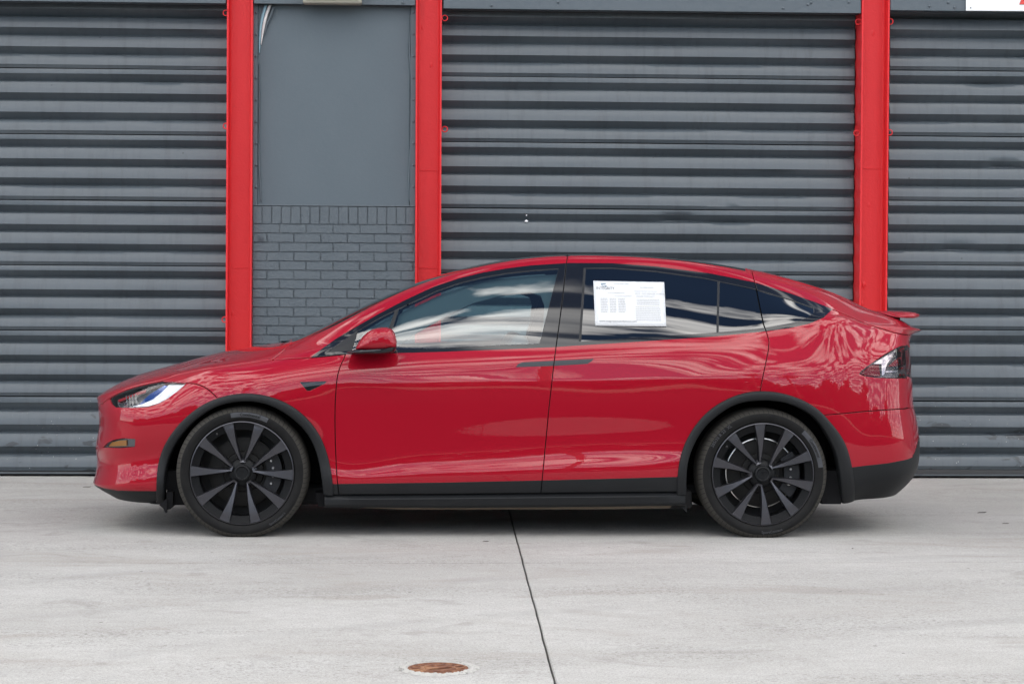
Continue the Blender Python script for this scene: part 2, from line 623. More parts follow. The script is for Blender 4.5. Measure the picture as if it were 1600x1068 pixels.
M = {
    'paint': mat_paint(),
    'plastic': mat_plastic(),
    'gloss': simple('gloss_black_trim', (0.008, 0.009, 0.012), 0.05),
    'satin': simple('satin_dark_trim', (0.022, 0.023, 0.025), 0.4, spec=.2),
    'handle': simple('satin_grey_handle', (0.040, 0.042, 0.046), 0.34, metal=0.5),
    'glass_front': glass('clear_green_glass', (0.66, 0.86, 0.88), boost=3.0),
    'glass_rear': glass('dark_privacy_glass', (0.020, 0.024, 0.032), boost=3.0),
    'glass_roof': glass('tinted_roof_glass', (0.10, 0.12, 0.12), boost=1.6),
    'lens': glass('clear_lamp_lens', (0.95, 0.96, 0.97), 1.5, 0.8),
    'lens_smoked': glass('smoked_lamp_lens', (0.86, 0.80, 0.80), 1.5, 0.8),
    'red_lens': simple('red_lamp_lens', (0.26, 0.006, 0.014), 0.25, spec=.2),
    'black': simple('matt_black', (0.006, 0.006, 0.007), 0.85, spec=0.2),
    'under': simple('dark_underbody', (0.012, 0.012, 0.013), 0.8, spec=0.3),
    'chrome': simple('lamp_chrome', (0.54, 0.55, 0.57), 0.16, metal=1.0),
    'lamp_dark': simple('lamp_dark_grey', (0.15, 0.155, 0.165), 0.2, metal=0.4),
    'lamp_white': simple('white_light_guide', (0.80, 0.82, 0.84), 0.12, coat=0.6),
    'amber': simple('amber_reflector', (0.42, 0.18, 0.035), 0.15, coat=0.8),
    'blue_lens': simple('blue_tinted_projector', (0.05, 0.13, 0.45), 0.05, metal=0.6, coat=1.0),
    'tyre': mat_tyre(),
    'tyre_text': simple('tyre_lettering', (0.008, 0.008, 0.008), 0.5, spec=.2),
    'tyre_text_pale': simple('pale_tyre_lettering', (0.045, 0.046, 0.050), 0.5, spec=.3),
    'tread': simple('brown_grey_tread_rubber', (0.048, 0.045, 0.040), 0.85, spec=.1),  # paler and browner than the sidewall rubber
    'tyre_band': simple('smooth_tyre_band', (0.040, 0.042, 0.048), 0.40),
    'spoke': mat_spoke(),
    'rim_dark': simple('dark_rim_pocket', (0.005, 0.0053, 0.006), 0.42, spec=0.12),
    'rim_black': simple('black_barrel', (0.008, 0.008, 0.009), 0.5),
    'hub': simple('hub_grey', (0.008, 0.0085, 0.0095), 0.40, spec=0.15),
    'disc': simple('brake_disc_iron', (0.016, 0.0155, 0.015), 0.5, spec=0.15),
    'disc_edge': simple('bright_disc_edge', (0.55, 0.54, 0.52), 0.3, metal=1.0),
    'caliper': simple('caliper_grey', (0.020, 0.021, 0.024), 0.45, spec=0.2),
    'steel': simple('bolt_steel', (0.45, 0.45, 0.46), 0.3, metal=1.0),
    'seat': simple('pale_seat_fabric', (0.44, 0.47, 0.48), 0.75),
    'cabin': simple('cabin_dark_grey', (0.13, 0.14, 0.15), 0.8),
    'cabin_pale': simple('cabin_headliner', (0.38, 0.39, 0.39), 0.85),
    'shutter': mat_shutter(),
    'rail': simple('dark_shutter_rail', (0.035, 0.036, 0.038), 0.6),
    'brick': mat_wallpaint('grey_painted_brick', (0.064, 0.081, 0.094), (0.088, 0.106, 0.120), 0.55, 55.0, 0.5),
    'panel': mat_wallpaint('grey_panel_paint', (0.076, 0.099, 0.116), (0.086, 0.109, 0.126), 0.10, 60.0, 0.6),
    'header': mat_wallpaint('grey_header_paint', (0.062, 0.080, 0.095), (0.082, 0.100, 0.116), 0.5, 16.0, 0.45),
    'redsteel': mat_redsteel(),
    'concrete': mat_concrete(),
    'joint': simple('dark_joint', (0.02, 0.019, 0.018), 0.95, spec=0.1),
    'asphalt': simple('asphalt', (0.045, 0.045, 0.046), 1.0, spec=0.0),
    'rust': mat_rust(),
    'mortar': mat_wallpaint('broken_pale_mortar', (0.20, 0.19, 0.17), (0.50, 0.485, 0.455), 1.0, 90.0, 0.9),
    'paper': simple('white_paper', (0.60, 0.61, 0.62), 0.7, spec=.2),
    'ink': simple('grey_ink', (0.12, 0.12, 0.125), 0.7),
    'ink_pale': simple('pale_grey_ink', (0.38, 0.38, 0.38), 0.7),
    'ink_green': simple('slate_logo_ink', (0.22, 0.27, 0.31), 0.7),
    'white_sign': simple('white_sign_face', (0.80, 0.81, 0.82), 0.4),
    'sign_red': simple('red_sign_letter', (0.62, 0.05, 0.04), 0.4),
    'lamp_case': simple('beige_lamp_case', (0.36, 0.34, 0.28), 0.55),
    'lamp_glass': simple('ribbed_lamp_glass', (0.50, 0.56, 0.52), 0.2, coat=0.6),
    'tape_blue': simple('pale_blue_tape', (0.22, 0.36, 0.42), 0.45),
    'tape_white': simple('white_tape', (0.62, 0.60, 0.58), 0.5),
    'bark': simple('palm_bark', (0.14, 0.11, 0.085), 0.9),
    'frond': simple('palm_green', (0.035, 0.060, 0.018), 0.6),
    'leaf': simple('hedge_green', (0.030, 0.055, 0.016), 0.7),
    'wire': simple('black_cable', (0.01, 0.01, 0.01), 0.6),
    'pole': simple('grey_timber_pole', (0.12, 0.10, 0.08), 0.9),
    'stucco': simple('pale_stucco', (0.42, 0.36, 0.28), 0.9),
    'roofwall': simple('building_grey', (0.16, 0.18, 0.20), 0.7),
    'twig': simple('dry_leaf', (0.06, 0.05, 0.04), 0.9),
}
# ------------------------------------------------------------------ curve and lettering helpers
def spline_eval(t, y, tn):
    """natural cubic spline through (t, y[...]) at tn"""
    n = len(t)
    h = np.diff(t)
    A = np.zeros((n, n))
    b = np.zeros((n,) + y.shape[1:])
    A[0, 0] = A[-1, -1] = 1
    for i in range(1, n - 1):
        A[i, i - 1], A[i, i], A[i, i + 1] = h[i - 1], 2 * (h[i - 1] + h[i]), h[i]
        b[i] = 6 * ((y[i + 1] - y[i]) / h[i] - (y[i] - y[i - 1]) / h[i - 1])
    m = np.linalg.solve(A, b.reshape(n, -1)).reshape(b.shape)
    i = np.clip(np.searchsorted(t, tn) - 1, 0, n - 2)
    sh = (-1,) + (1,) * (y.ndim - 1)
    hi = h[i].reshape(sh)
    a = ((t[i + 1] - tn).reshape(sh)) / hi
    c = ((tn - t[i]).reshape(sh)) / hi
    return a * y[i] + c * y[i + 1] + ((a ** 3 - a) * m[i] + (c ** 3 - c) * m[i + 1]) * hi ** 2 / 6


def dens(pts, step=6.0, smooth=False, closed=False):
    """points of a polyline at about equal steps; smooth = a spline through them"""
    pts = np.asarray(pts, float)
    if closed:
        pts = np.concatenate([pts, pts[:1]])
    d = np.concatenate([[0], np.cumsum(np.sqrt((np.diff(pts, axis=0) ** 2).sum(1)))])
    n = max(2, int(d[-1] / step) + 1)
    if smooth and len(pts) > 2:
        tn = np.linspace(0, d[-1], n)
        r_ = spline_eval(d, pts, tn)
    else:
        tn = np.unique(np.concatenate([d, np.linspace(0, d[-1], n)]))
        r_ = np.stack([np.interp(tn, d, pts[:, 0]), np.interp(tn, d, pts[:, 1])], 1)
    return r_[:-1] if closed else r_


def text_mesh(body, size, extrude=.0006, spacing=1.0, bold=0.0):
    cu_ = bpy.data.curves.new('lettering', 'FONT')
    cu_.body = body
    cu_.size = size
    cu_.align_x = 'CENTER'
    cu_.align_y = 'CENTER'
    cu_.extrude = extrude
    cu_.offset = bold
    cu_.resolution_u = 3
    cu_.space_character = spacing
    o = bpy.data.objects.new('lettering', cu_)
    COL.objects.link(o)
    dg = bpy.context.evaluated_depsgraph_get()
    me = bpy.data.meshes.new_from_object(o.evaluated_get(dg))
    bpy.data.objects.remove(o)
    bpy.data.curves.remove(cu_)
    me.materials.clear()
    return me


# ====================================================================== THE PLACE
# ------------------------------------------------------------------ ground
sheet_m = mesh_from('ground', [(-400, -600, -.06), (400, -600, -.06), (400, 300, -.06), (-400, 300, -.06)], [(0, 1, 2, 3)])
tag(link('ground', sheet_m, M['joint']), kind='structure')
apron = empty('concrete_apron', (0, 8, 0))
tag(apron, kind='structure')
j_far, j_near = at_ground(796, 800), at_ground(868, 1068)


def joint_x(y):
    return j_near[0] + (j_far[0] - j_near[0]) * (y - j_near[1]) / (j_far[1] - j_near[1])


h_l, h_r = at_ground(420, 879.5), at_ground(1400, 878.0)


def hair_y(x):
    return h_l[1] + (h_r[1] - h_l[1]) * (x - h_l[0]) / (h_r[0] - h_l[0])


def slab(poly):
    """a cast slab: slightly worn arrises, sits in the ground sheet"""
    n = len(poly)
    bm = bmesh.new()
    top = [bm.verts.new((x - 0, y - 8, 0.0)) for x, y in poly]
    c = np.mean(np.array(poly), 0)
    low_ = [bm.verts.new((x, y - 8, -.055)) for x, y in poly]
    bm.faces.new(top)
    for i in range(n):
        bm.faces.new([top[i], low_[i], low_[(i + 1) % n], top[(i + 1) % n]])
    bmesh.ops.recalc_face_normals(bm, faces=bm.faces)
    bmesh.ops.bevel(bm, geom=[e for e in bm.edges if abs(e.verts[0].co.z) < 1e-6 and abs(e.verts[1].co.z) < 1e-6], offset=.003, segments=2, affect='EDGES')
    link('concrete_slab', bm_mesh('concrete_slab', bm), M['concrete'], apron)


Y_BACK, Y_FRONT = 15.62, 6.3
XL_, XR_ = -13.0, 13.0
jw, hw = .0038, .0011


def wob(y, k):
    return .0009 * math.sin(y * 3.1 + k) + .0006 * math.sin(y * 11.7 + 2 * k)


ys = np.linspace(Y_FRONT, Y_BACK, 90)
rs = random.Random(3)
jl = [(joint_x(y) - jw + wob(y, 0) + rs.uniform(-.0012, .0006), y) for y in ys]
jr = [(joint_x(y) + jw + wob(y, 0) + rs.uniform(-.0006, .0012), y) for y in ys]
hy0 = hair_y(0)


def cut(line, above):
    out = []
    yc = hair_y(joint_x(hy0))
    for x, y in line:
        if (y > yc + hw) == above and abs(y - yc) > .01:
            out.append((x, y))
    e = (float(np.interp(yc, [p[1] for p in line], [p[0] for p in line])), yc + (hw if above else -hw))
    return [e] + out if above else out + [e]


xs_l = np.linspace(XL_, joint_x(hy0) - .05, 60)
hl_ = [(x, hair_y(x) + .003 * math.sin(x * 2.3) + .0015 * math.sin(x * 9)) for x in xs_l]
xs_r = np.linspace(joint_x(hy0) + .05, XR_, 60)
hr_ = [(x, hair_y(x) + .003 * math.sin(x * 2.3) + .0015 * math.sin(x * 9)) for x in xs_r]
a = cut(jl, True)
slab([(x, y + hw) for x, y in hl_] + a + [(XL_, Y_BACK)])
b = cut(jl, False)
slab([(XL_, Y_FRONT)] + b + [(x, y - hw) for x, y in hl_[::-1]])
c = cut(jr, True)
slab(c[::-1] + [(x, y + hw) for x, y in hr_] + [(XR_, Y_BACK)])
d = cut(jr, False)
slab([(XR_, Y_FRONT)] + [(x, y - hw) for x, y in hr_[::-1]] + d[::-1])
# side slabs and the street beyond the forecourt
for x0, x1 in ((-40, XL_ - .012), (XR_ + .012, 40)):
    slab([(x0, Y_FRONT), (x1, Y_FRONT), (x1, Y_BACK), (x0, Y_BACK)])
tag(link('street', box_mesh('street', (-300, -13.0, -.05), (300, Y_FRONT - .02, -.012)), M['asphalt']), kind='structure')
tag(link('pavement', box_mesh('pavement', (-300, -16.5, -.05), (300, -13.0, .12), .01), M['stucco']), kind='structure')
tag(link('lawn', box_mesh('lawn', (-300, -500, -.055), (300, -16.5, -.005)), M['leaf']), kind='structure')

# ------------------------------------------------------------------ cleanout cover set in broken mortar
cc = at_ground(684.5, 1044.0)
cover = empty('cleanout_cover', (cc[0], cc[1], 0))
tag(cover, 'small round rusty iron cover ringed by broken pale mortar in the concrete', 'drain cover')
rad_o = (at_ground(747, 1044)[0] - at_ground(627, 1044)[0]) / 2
rad_i = (at_ground(732.5, 1044)[0] - at_ground(637, 1044)[0]) / 2
rs = random.Random(9)
bm = bmesh.new()
n = 96
ro = [rad_o * 1.05 * (1 + .05 * math.sin(3 * k / n * 6.283 + 1) + rs.uniform(-.05, .05)) for k in range(n)]
ring = [[], [], [], []]
for k in range(n):
    a = 2 * math.pi * k / n
    c_, s_ = math.cos(a), math.sin(a)
    for q, (r_, z) in enumerate(((ro[k], .0008), (rad_o * .93 + rs.uniform(-.003, .003), .004 + rs.uniform(0, .006)), (rad_i * 1.07 + rs.uniform(-.003, .003), .004 + rs.uniform(0, .006)), (rad_i * 1.01, .001))):
        ring[q].append(bm.verts.new((r_ * c_, r_ * s_, z)))
for q in range(3):
    for k in range(n):
        bm.faces.new([ring[q][k], ring[q][(k + 1) % n], ring[q + 1][(k + 1) % n], ring[q + 1][k]])
link('mortar_ring', bm_mesh('mortar_ring', bm), M['mortar'], cover)
bm = bmesh.new()
for k in range(40):
    a = rs.uniform(0, 6.283)
    r_ = rad_o * rs.uniform(.88, 1.06)
    z = rs.uniform(.004, .010)
    m_ = bmesh.ops.create_icosphere(bm, subdivisions=1, radius=rs.uniform(.002, .0065))
    for v in m_['verts']:
        v.co = Vector((v.co.x * 1.3 + r_ * math.cos(a), v.co.y + r_ * math.sin(a), v.co.z * .7 + z * .6))
ch = link('mortar_crumbs', bm_mesh('mortar_crumbs', bm), M['mortar'], cover)
ch['kind'] = 'stuff'
v, f = lathe([(rad_i * 1.0, 0), (rad_i * .985, -.004), (rad_i * .90, -.004), (rad_i * .885, -.0015), (rad_i * .60, -.0015), (rad_i * .585, -.0045), (rad_i * .47, -.0045), (rad_i * .455, -.001), (0, -.001)], 64)
bm = bmesh.new()
bv = [bm.verts.new((p[0], p[2], -p[1])) for p in v]
for q in f:
    try:
        bm.faces.new([bv[i] for i in q])
    except ValueError:
        pass
bmesh.ops.remove_doubles(bm, verts=bm.verts, dist=1e-6)
link('iron_plate', bm_mesh('iron_plate', bm, True, 30), M['rust'], cover)
me = box_mesh('lifting_bar', (-.05, -.011, .001), (.05, .011, .0065), .002)
o = link('lifting_bar', me, M['rust'], cover)
o.rotation_euler = (0, 0, .5)
for k in range(14):
    a = 2 * math.pi * k / 14
    o = link('rib', bpy.data.meshes.get('cover_rib') or box_mesh('cover_rib', (rad_i * .64, -.004, .001), (rad_i * .86, .004, .0042), .001), M['rust'], cover)
    o.rotation_euler = (0, 0, a)

# little dry leaves lying on the concrete
for px, py, s_, ry, lab in ((1534, 801, .035, .3, 'largest dark dry leaf on the concrete, beyond the tail of the car'),
                           (1571, 818, .022, .1, 'small dry leaf in front of the rightmost shutter, nearest the right edge'),
                           (1332, 857, .012, 1.0, 'dark crumb of leaf lying in front of the rear wheel'),
                           (759, 846, .018, .2, 'thin dry leaf under the front door, left of the slab joint'),
                           (136, 761, .03, .2, 'dry leaf lying before the car nose by the leftmost shutter')):
    p = at_ground(px, py)
    bm = bmesh.new()
    pts = [(-1, 0, 0), (-.4, .22, .10), (.5, .16, .05), (1.05, 0, .12), (.5, -.2, .02), (-.4, -.2, .04)]
    bm.faces.new([bm.verts.new((x * s_, y * s_, z * s_ + .002)) for x, y, z in pts])
    r_ = bmesh.ops.extrude_face_region(bm, geom=list(bm.faces))
    for vtx in [g for g in r_['geom'] if isinstance(g, bmesh.types.BMVert)]:
        vtx.co.z += .0015
    o = link('dry_leaf', bm_mesh('dry_leaf', bm), M['twig'], None, tuple(p))
    o.rotation_euler = (0, 0, ry)
    tag(o, lab, 'leaf', 'dry leaves on the concrete')

# ------------------------------------------------------------------ steel posts
SC = FPX / Y_BRICK * math.cos(YAW) ** 0
POST_FRONT = Y_BRICK - .055


def post(x_top, x_bot, y_bot_px, w_px, label, depth=.232, seam_py=()):
    """an upright H-section: two flanges whose edges face us and a web set back between them"""
    pb = at_y(x_bot, y_bot_px, POST_FRONT)
    pt_ = at_y(x_top, 0, POST_FRONT)
    k = (pt_[0] - pb[0]) / (pt_[2] - pb[2])
    x0 = pb[0] - k * pb[2]
    w = at_y(x_bot + w_px, 300, POST_FRONT)[0] - at_y(x_bot, 300, POST_FRONT)[0]
    H = 4.85
    p = empty('steel_post', (x0, POST_FRONT, 0))
    tag(p, label, 'post', 'red steel posts of the building')
    def beam(name, lo, hi, bev=.002):
        bm = bmesh.new()
        nz = 24
        for i in range(1):
            add_box(bm, lo, hi, bev, 2)
        for v in bm.verts:
            v.co.x += k * v.co.z
        link(name, bm_mesh(name, bm), M['redsteel'], p)
    t = .013
    beam('flange', (0, 0, 0), (t, depth, H))
    beam('flange', (w - t, 0, 0), (w, depth, H))
    beam('web', (t + .0005, .110, 0), (w - t - .0005, .122, H))
    # root fillets between web and flanges
    for xx, sg in ((t, 1), (w - t, -1)):
        bm = bmesh.new()
        pr = [(xx + sg * .0005, .110), (xx + sg * .0005, .094), (xx + sg * .005, .105), (xx + sg * .016, .110)]
        v, f = loft([[(a, b, .001) for a, b in pr], [(a, b, H - .001) for a, b in pr]])
        bv = [bm.verts.new(q) for q in v]
        for q in f:
            bm.faces.new([bv[i] for i in q])
        for vv in bm.verts:
            vv.co.x += k * vv.co.z
        link('fillet', bm_mesh('fillet', bm, True, 60), M['redsteel'], p)
    for py in seam_py:
        z = at_y(x_bot, py, POST_FRONT)[2]
        bm = bmesh.new()
        add_box(bm, (t + .004, 0.1055, z - .003), (w - t - .004, .110, z + .003), .0015)
        for vv in bm.verts:
            vv.co.x += k * vv.co.z
        link('weld_seam', bm_mesh('weld_seam', bm), M['redsteel'], p)
    return p, x0, k, w


def ringlet(p, px, py, x_dir):
    q = at_y(px, py, POST_FRONT + .05)
    v, f = [], []
    m, n_ = 20, 8
    R_, r_ = .0205, .0042
    for i in range(m):
        a = 2 * math.pi * i / m
        for j in range(n_):
            b = 2 * math.pi * j / n_
            v.append(((R_ + r_ * math.cos(b)) * math.cos(a), r_ * math.sin(b), (R_ + r_ * math.cos(b)) * math.sin(a)))
    for i in range(m):
        for j in range(n_):
            f.append((i * n_ + j, i * n_ + (j + 1) % n_, ((i + 1) % m) * n_ + (j + 1) % n_, ((i + 1) % m) * n_ + j))
    o = link('eye_ring', mesh_from('eye_ring', v, f, True), M['redsteel'], p)
    o.location = tuple(np.array(q) - np.array(p.location))
    o.rotation_euler = (0, 0, random.uniform(-.3, .3))


pa, xa, ka, wa = post(354.6, 352.2, 540, 40.5, 'leftmost red steel post, beside the brick panel above the bonnet', seam_py=(418,))
pb_, xb_, kb, wb = post(650.0, 648.6, 430, 40.5, 'red steel post on the right edge of the brick panel, behind the windscreen', seam_py=(265, 418))
pc_, xc_, kc, wc = post(1347.0, 1342.6, 480, 43.5, 'rightmost red steel post, rising behind the spoiler', seam_py=(262,))
for p, px, py in ((pa, 353, 20.5), (pa, 353, 197), (pb_, 695, 28.5), (pb_, 695, 202), (pc_, 1341, 34.5), (pc_, 1338.5, 208), (pc_, 1391, 34), (pc_, 1390, 207), (pa, 350.8, 499)):
    ringlet(p, px, py, 1)

# ------------------------------------------------------------------ roll-up shutters
# one curtain section: ribs that stand out, drawn as offsets (m) against height (share of the section) from its bottom joint up
P_SLAT = at_y(1500, 213, Y_SHUT)[2] - at_y(1500, 313, Y_SHUT)[2]


def slat_profile(h, ribs=3):
    """(depth behind Y_SHUT, height) from the top joint down; light faces lean up to the sky, dark faces look down"""
    D = .064
    px_ = h / 101.0
    out = [(.014, h - .5 * px_), (.002, h - .9 * px_), (.0, h - 2.5 * px_), (.0, h - 8 * px_)]
    y = 8.0
    for k in range(3):
        out += [(.003, h - (y + .5) * px_), (D - .005, h - (y + 8.6) * px_), (D, h - (y + 10.2) * px_)]
        y += 10.2
        L = 19.4 if k < 2 else 17.8
        out += [(D * .66, h - (y + 1.0) * px_), (D * .36, h - (y + 2.8) * px_), (D * .19, h - (y + L * .36) * px_), (D * .06, h - (y + L * .66) * px_), (.0, h - (y + L) * px_)]
        y += L
    out += [(.0035, h - (y + .6) * px_), (.0120, h - 100.2 * px_), (.024, h - 100.3 * px_)]
    return out


def slat_mesh(name, w, h, seed):
    pr = slat_profile(h)
    rs = random.Random(seed)
    nx = max(2, int(w / .07))
    xs = [w * i / nx for i in range(nx + 1)]
    V, F = [], []
    m = len(pr)
    ph = [rs.uniform(0, 6.28) for _ in range(6)]
    dents = [(rs.uniform(.05, w - .05), rs.randrange(4, m - 4), rs.uniform(.004, .014)) for _ in range(rs.choice((0, 1, 2, 3)))]
    for i, x in enumerate(xs):
        for j, (d, z) in enumerate(pr):
            e = .0022 * math.sin(x * 1.7 + ph[0] + j * .25) + .0014 * math.sin(x * 4.3 + ph[1] + j * .6)
            for dx, dj, dd in dents:
                if abs(j - dj) <= 1:
                    e += dd * math.exp(-((x - dx) / .09) ** 2)
            zz = z + .0012 * math.sin(x * 1.1 + ph[2])
            V.append((x, d + e, zz))
    for i in range(nx):
        for j in range(m - 1):
            a = i * m + j
            F.append((a, a + 1, a + m + 1, a + m))
    me = mesh_from(name, V, F, True)
    me.set_sharp_from_angle(angle=R(34))
    return me


def shutter(x0, x1, joints, label, tilt=0.0):
    """joints: heights of the joints from the top down, the last one the bottom"""
    s = empty('roller_shutter', (x0, Y_SHUT, 0))
    tag(s, label, 'shutter', 'grey roll-up shutters')
    w = x1 - x0
    for i in range(len(joints) - 1):
        h = joints[i] - joints[i + 1]
        o = link('slat', slat_mesh('slat', w, h, 17 * i + int(abs(x0) * 100)), M['shutter'], s, (0, 0, joints[i + 1]))
    zb = joints[-1]
    link('bottom_rail', box_mesh('bottom_rail', (0, .004, .012), (w, .05, zb - .001), .004), M['rail'], s)
    link('rail_lip', box_mesh('rail_lip', (0, -.012, .020), (w, .0035, .030), .002), M['shutter'], s)
    for xx in (-.012, w - .018):
        link('side_guide', box_mesh('side_guide', (xx, .052, .0), (xx + .03, .10, joints[0]), .002), M['rail'], s)
    return s


zj = lambda px, pys: [at_y(px, py, Y_SHUT)[2] for py in pys]
right_x = at_y(1389, 300, Y_SHUT)[0] + .0
top_extra = at_y(1500, 9.5, Y_SHUT)[2]
xl0 = at_y(0, 300, Y_SHUT)[0] - 1.3
xl1 = at_y(354, 300, Y_SHUT)[0] + .02
xm0 = at_y(688, 300, Y_SHUT)[0] + .0
xm1 = at_y(1343.0, 300, POST_FRONT)[0] - .006
xr1 = at_y(1600, 300, Y_SHUT)[0] + 2.4
zl = zj(300, [8, 109, 211.5, 314, 415.5, 517, 620, 736.5])
zm = zj(820, [19, 120, 222.5, 325.5, 427, 529, 631, 736.5])
zr = zj(1500, [9.5, 110.5, 213, 313.5, 414, 515, 626.5, 733.5])
shutter(xl0, xl1, zl, 'leftmost grey corrugated roll-up shutter, behind the nose of the red car')
shutter(xm0, xm1, zm, 'widest grey corrugated roll-up shutter, between the two red posts over the car roof')
SHUT_MID = bpy.data.objects['roller_shutter.001']
for px, py, r_ in ((822.5, 345.5, .011), (822.6, 336.5, .005)):
    q = at_y(px, py, Y_SHUT + .012)
    bm = bmesh.new()
    bmesh.ops.create_icosphere(bm, subdivisions=1, radius=r_)
    for vv in bm.verts:
        vv.co.x *= 1.4
        vv.co.y *= .5
    o = link('paint_fleck', bm_mesh('paint_fleck', bm, True), M['white_sign'], SHUT_MID)
    o.location = tuple(np.array(q) - np.array(SHUT_MID.location))
shutter(xr1 - (xr1 - right_x), xr1, zr, 'rightmost grey corrugated roll-up shutter, beyond the tail of the car')

# ------------------------------------------------------------------ header beams over the openings
def header(x0, x1, z0, label, group='header beams over the openings', depth=(-.046, .16)):
    h = empty('header_beam', (x0, Y_BRICK, z0))
    tag(h, label, 'beam', group)
    L = x1 - x0
    bm = bmesh.new()
    nx = 30
    pr = [(depth[0], .0), (depth[0], .55), (depth[1], .55), (depth[1], .0)]
    link('steel_face', box_mesh('steel_face', (.002, depth[0], .0), (L - .002, depth[0] + .012, .60), .002), M['header'], h)
    link('soffit', box_mesh('soffit', (.002, depth[0] + .0125, .004), (L - .002, depth[1] - .08, .014), .001), M['header'], h)
    rs = random.Random(int(L * 1000))
    if 'bolt_head' not in bpy.data.meshes:
        lathe_mesh('bolt_head', [(.011, .0), (.010, -.006), (.006, -.009), (0, -.010)], 10)
    for k in range(int(L * 3)):
        link('bolt', bpy.data.meshes['bolt_head'], M['header'], h, (rs.uniform(.05, L - .05), depth[0], rs.uniform(.012, .13)))
    return h


zt = lambda px, py: at_y(px, py, Y_BRICK)[2]
header(xl0, xa - .002, zt(180, -2 + 7.0), 'grey steel header above the leftmost shutter')
header(xb_ + wb + .004, xc_ + kc * 3.4 - .004, zt(1010, 18.5), 'grey steel header above the widest shutter, between red posts')
header(xc_ + kc * 3.4 + wc + .004, xr1, zt(1470, 18.5), 'grey steel header above the rightmost shutter, carrying the white sign')
header(xa + ka * 3.4 + wa + .004, xb_ + kb * 3.4 - .004, zt(560, 9.0), 'grey steel header above the blank panel, carrying the lamp')

# ------------------------------------------------------------------ brick panel with a soldier course
bx0, bx1 = xa + ka * 1.5 + wa + .001, xb_ + kb * 1.5 - .001
wall = empty('brick_panel', (bx0, Y_BRICK, 0))
tag(wall, 'grey painted brick panel between two red posts, under the blank board', 'brick wall')
BW = bx1 - bx0
z_top = zt(520, 322.3)
z_sol = zt(520, 350.8)
link('mortar_bed', box_mesh('mortar_bed', (0, .0075, 0), (BW, .09, z_top - .003), 0), M['brick'], wall)


def brick_mesh(name, w, h, seed):
    rs = random.Random(seed)
    bm = bmesh.new()
    add_box(bm, (0, 0, 0), (w, .03, h), 0)
    bmesh.ops.subdivide_edges(bm, edges=[e for e in bm.edges if abs(e.verts[0].co.x - e.verts[1].co.x) > w * .5], cuts=3)
    bmesh.ops.bevel(bm, geom=[e for e in bm.edges if all(v.co.y < .001 for v in e.verts) and len([f for f in e.link_faces if abs(f.normal.y) > .9]) == 1], offset=.0026, segments=2, affect='EDGES')
    for v in bm.verts:
        if v.co.y < .02:
            v.co.y += rs.uniform(-.0013, .0013)
            v.co.x += rs.uniform(-.0015, .0015)
            v.co.z += rs.uniform(-.0015, .0015)
    return bm_mesh(name, bm, True, 45)


COURSE = zt(520, 365.6) - zt(520, 480.9)
COURSE /= 8
BL = at_y(478.4, 400, Y_BRICK)[0] - at_y(436.5, 400, Y_BRICK)[0]
MJ = .0066
full = [brick_mesh('brick', BL - MJ, COURSE - MJ, k) for k in range(8)]
nb_ = 17
sw = BW / nb_
sold = [brick_mesh('soldier_brick', sw - MJ * .8, z_top - z_sol - MJ, 40 + k) for k in range(5)]
rs = random.Random(21)
nbrick = 0
for k in range(nb_):
    o = link('brick', sold[k % 5], M['brick'], wall, (k * sw + MJ * .4, rs.uniform(-.002, .001), z_sol + MJ * .5))
    nbrick += 1
off_a = at_y(436.5, 400, Y_BRICK)[0] - bx0
c = 0
z = z_sol
while z - COURSE > -.02 and nbrick < 298:
    z -= COURSE
    off = (off_a if c % 2 == 0 else off_a - BL / 2 + .008) % BL
    x = off - BL
    while x < BW - .01:
        a, b = max(x + MJ / 2, MJ / 2), min(x + BL - MJ / 2, BW - .001)
        if b - a > .02:
            wv = b - a
            if abs(wv - (BL - MJ)) < .004:
                me = full[rs.randrange(8)]
            else:
                me = brick_mesh('brick', wv, COURSE - MJ, rs.randrange(999))
            o = link('brick', me, M['brick'], wall, (a, rs.uniform(-.0025, .0015), z + MJ / 2))
            nbrick += 1
        x += BL
    c += 1

# ------------------------------------------------------------------ blank board above the bricks
z_hd = zt(520, 8.8)
board = empty('blank_board', (bx0, Y_BRICK, z_top))
tag(board, 'flat grey painted board filling the old window above the bricks', 'board')
BH = z_hd - z_top + .03
fx0 = at_y(404, 150, Y_BRICK + .03)[0] - bx0
fx1 = at_y(639, 150, Y_BRICK + .03)[0] - bx0
bm = bmesh.new()
nx, nz = 24, 24
vs = [[bm.verts.new((fx0 - .004 + (fx1 - fx0 + .008) * i / nx, .035 + .0025 * math.sin(i * .7) * math.sin(j * .5 + 1), .006 + (BH - .006) * j / nz)) for j in range(nz + 1)] for i in range(nx + 1)]
for i in range(nx):
    for j in range(nz):
        bm.faces.new([vs[i][j], vs[i + 1][j], vs[i + 1][j + 1], vs[i][j + 1]])
link('board_sheet', bm_mesh('board_sheet', bm, True), M['panel'], board)
link('board_backing', box_mesh('board_backing', (0, .045, 0), (BW, .10, BH), 0), M['panel'], board)
link('side_stile', box_mesh('side_stile', (.0, .012, .004), (fx0 - .006, .044, BH), .003), M['panel'], board)
link('side_stile', box_mesh('side_stile', (fx1 + .012, .008, .004), (BW, .044, BH), .003), M['panel'], board)
link('sill_bead', box_mesh('sill_bead', (.0, .004, .0005), (BW, .034, .010), .003), M['brick'], board)


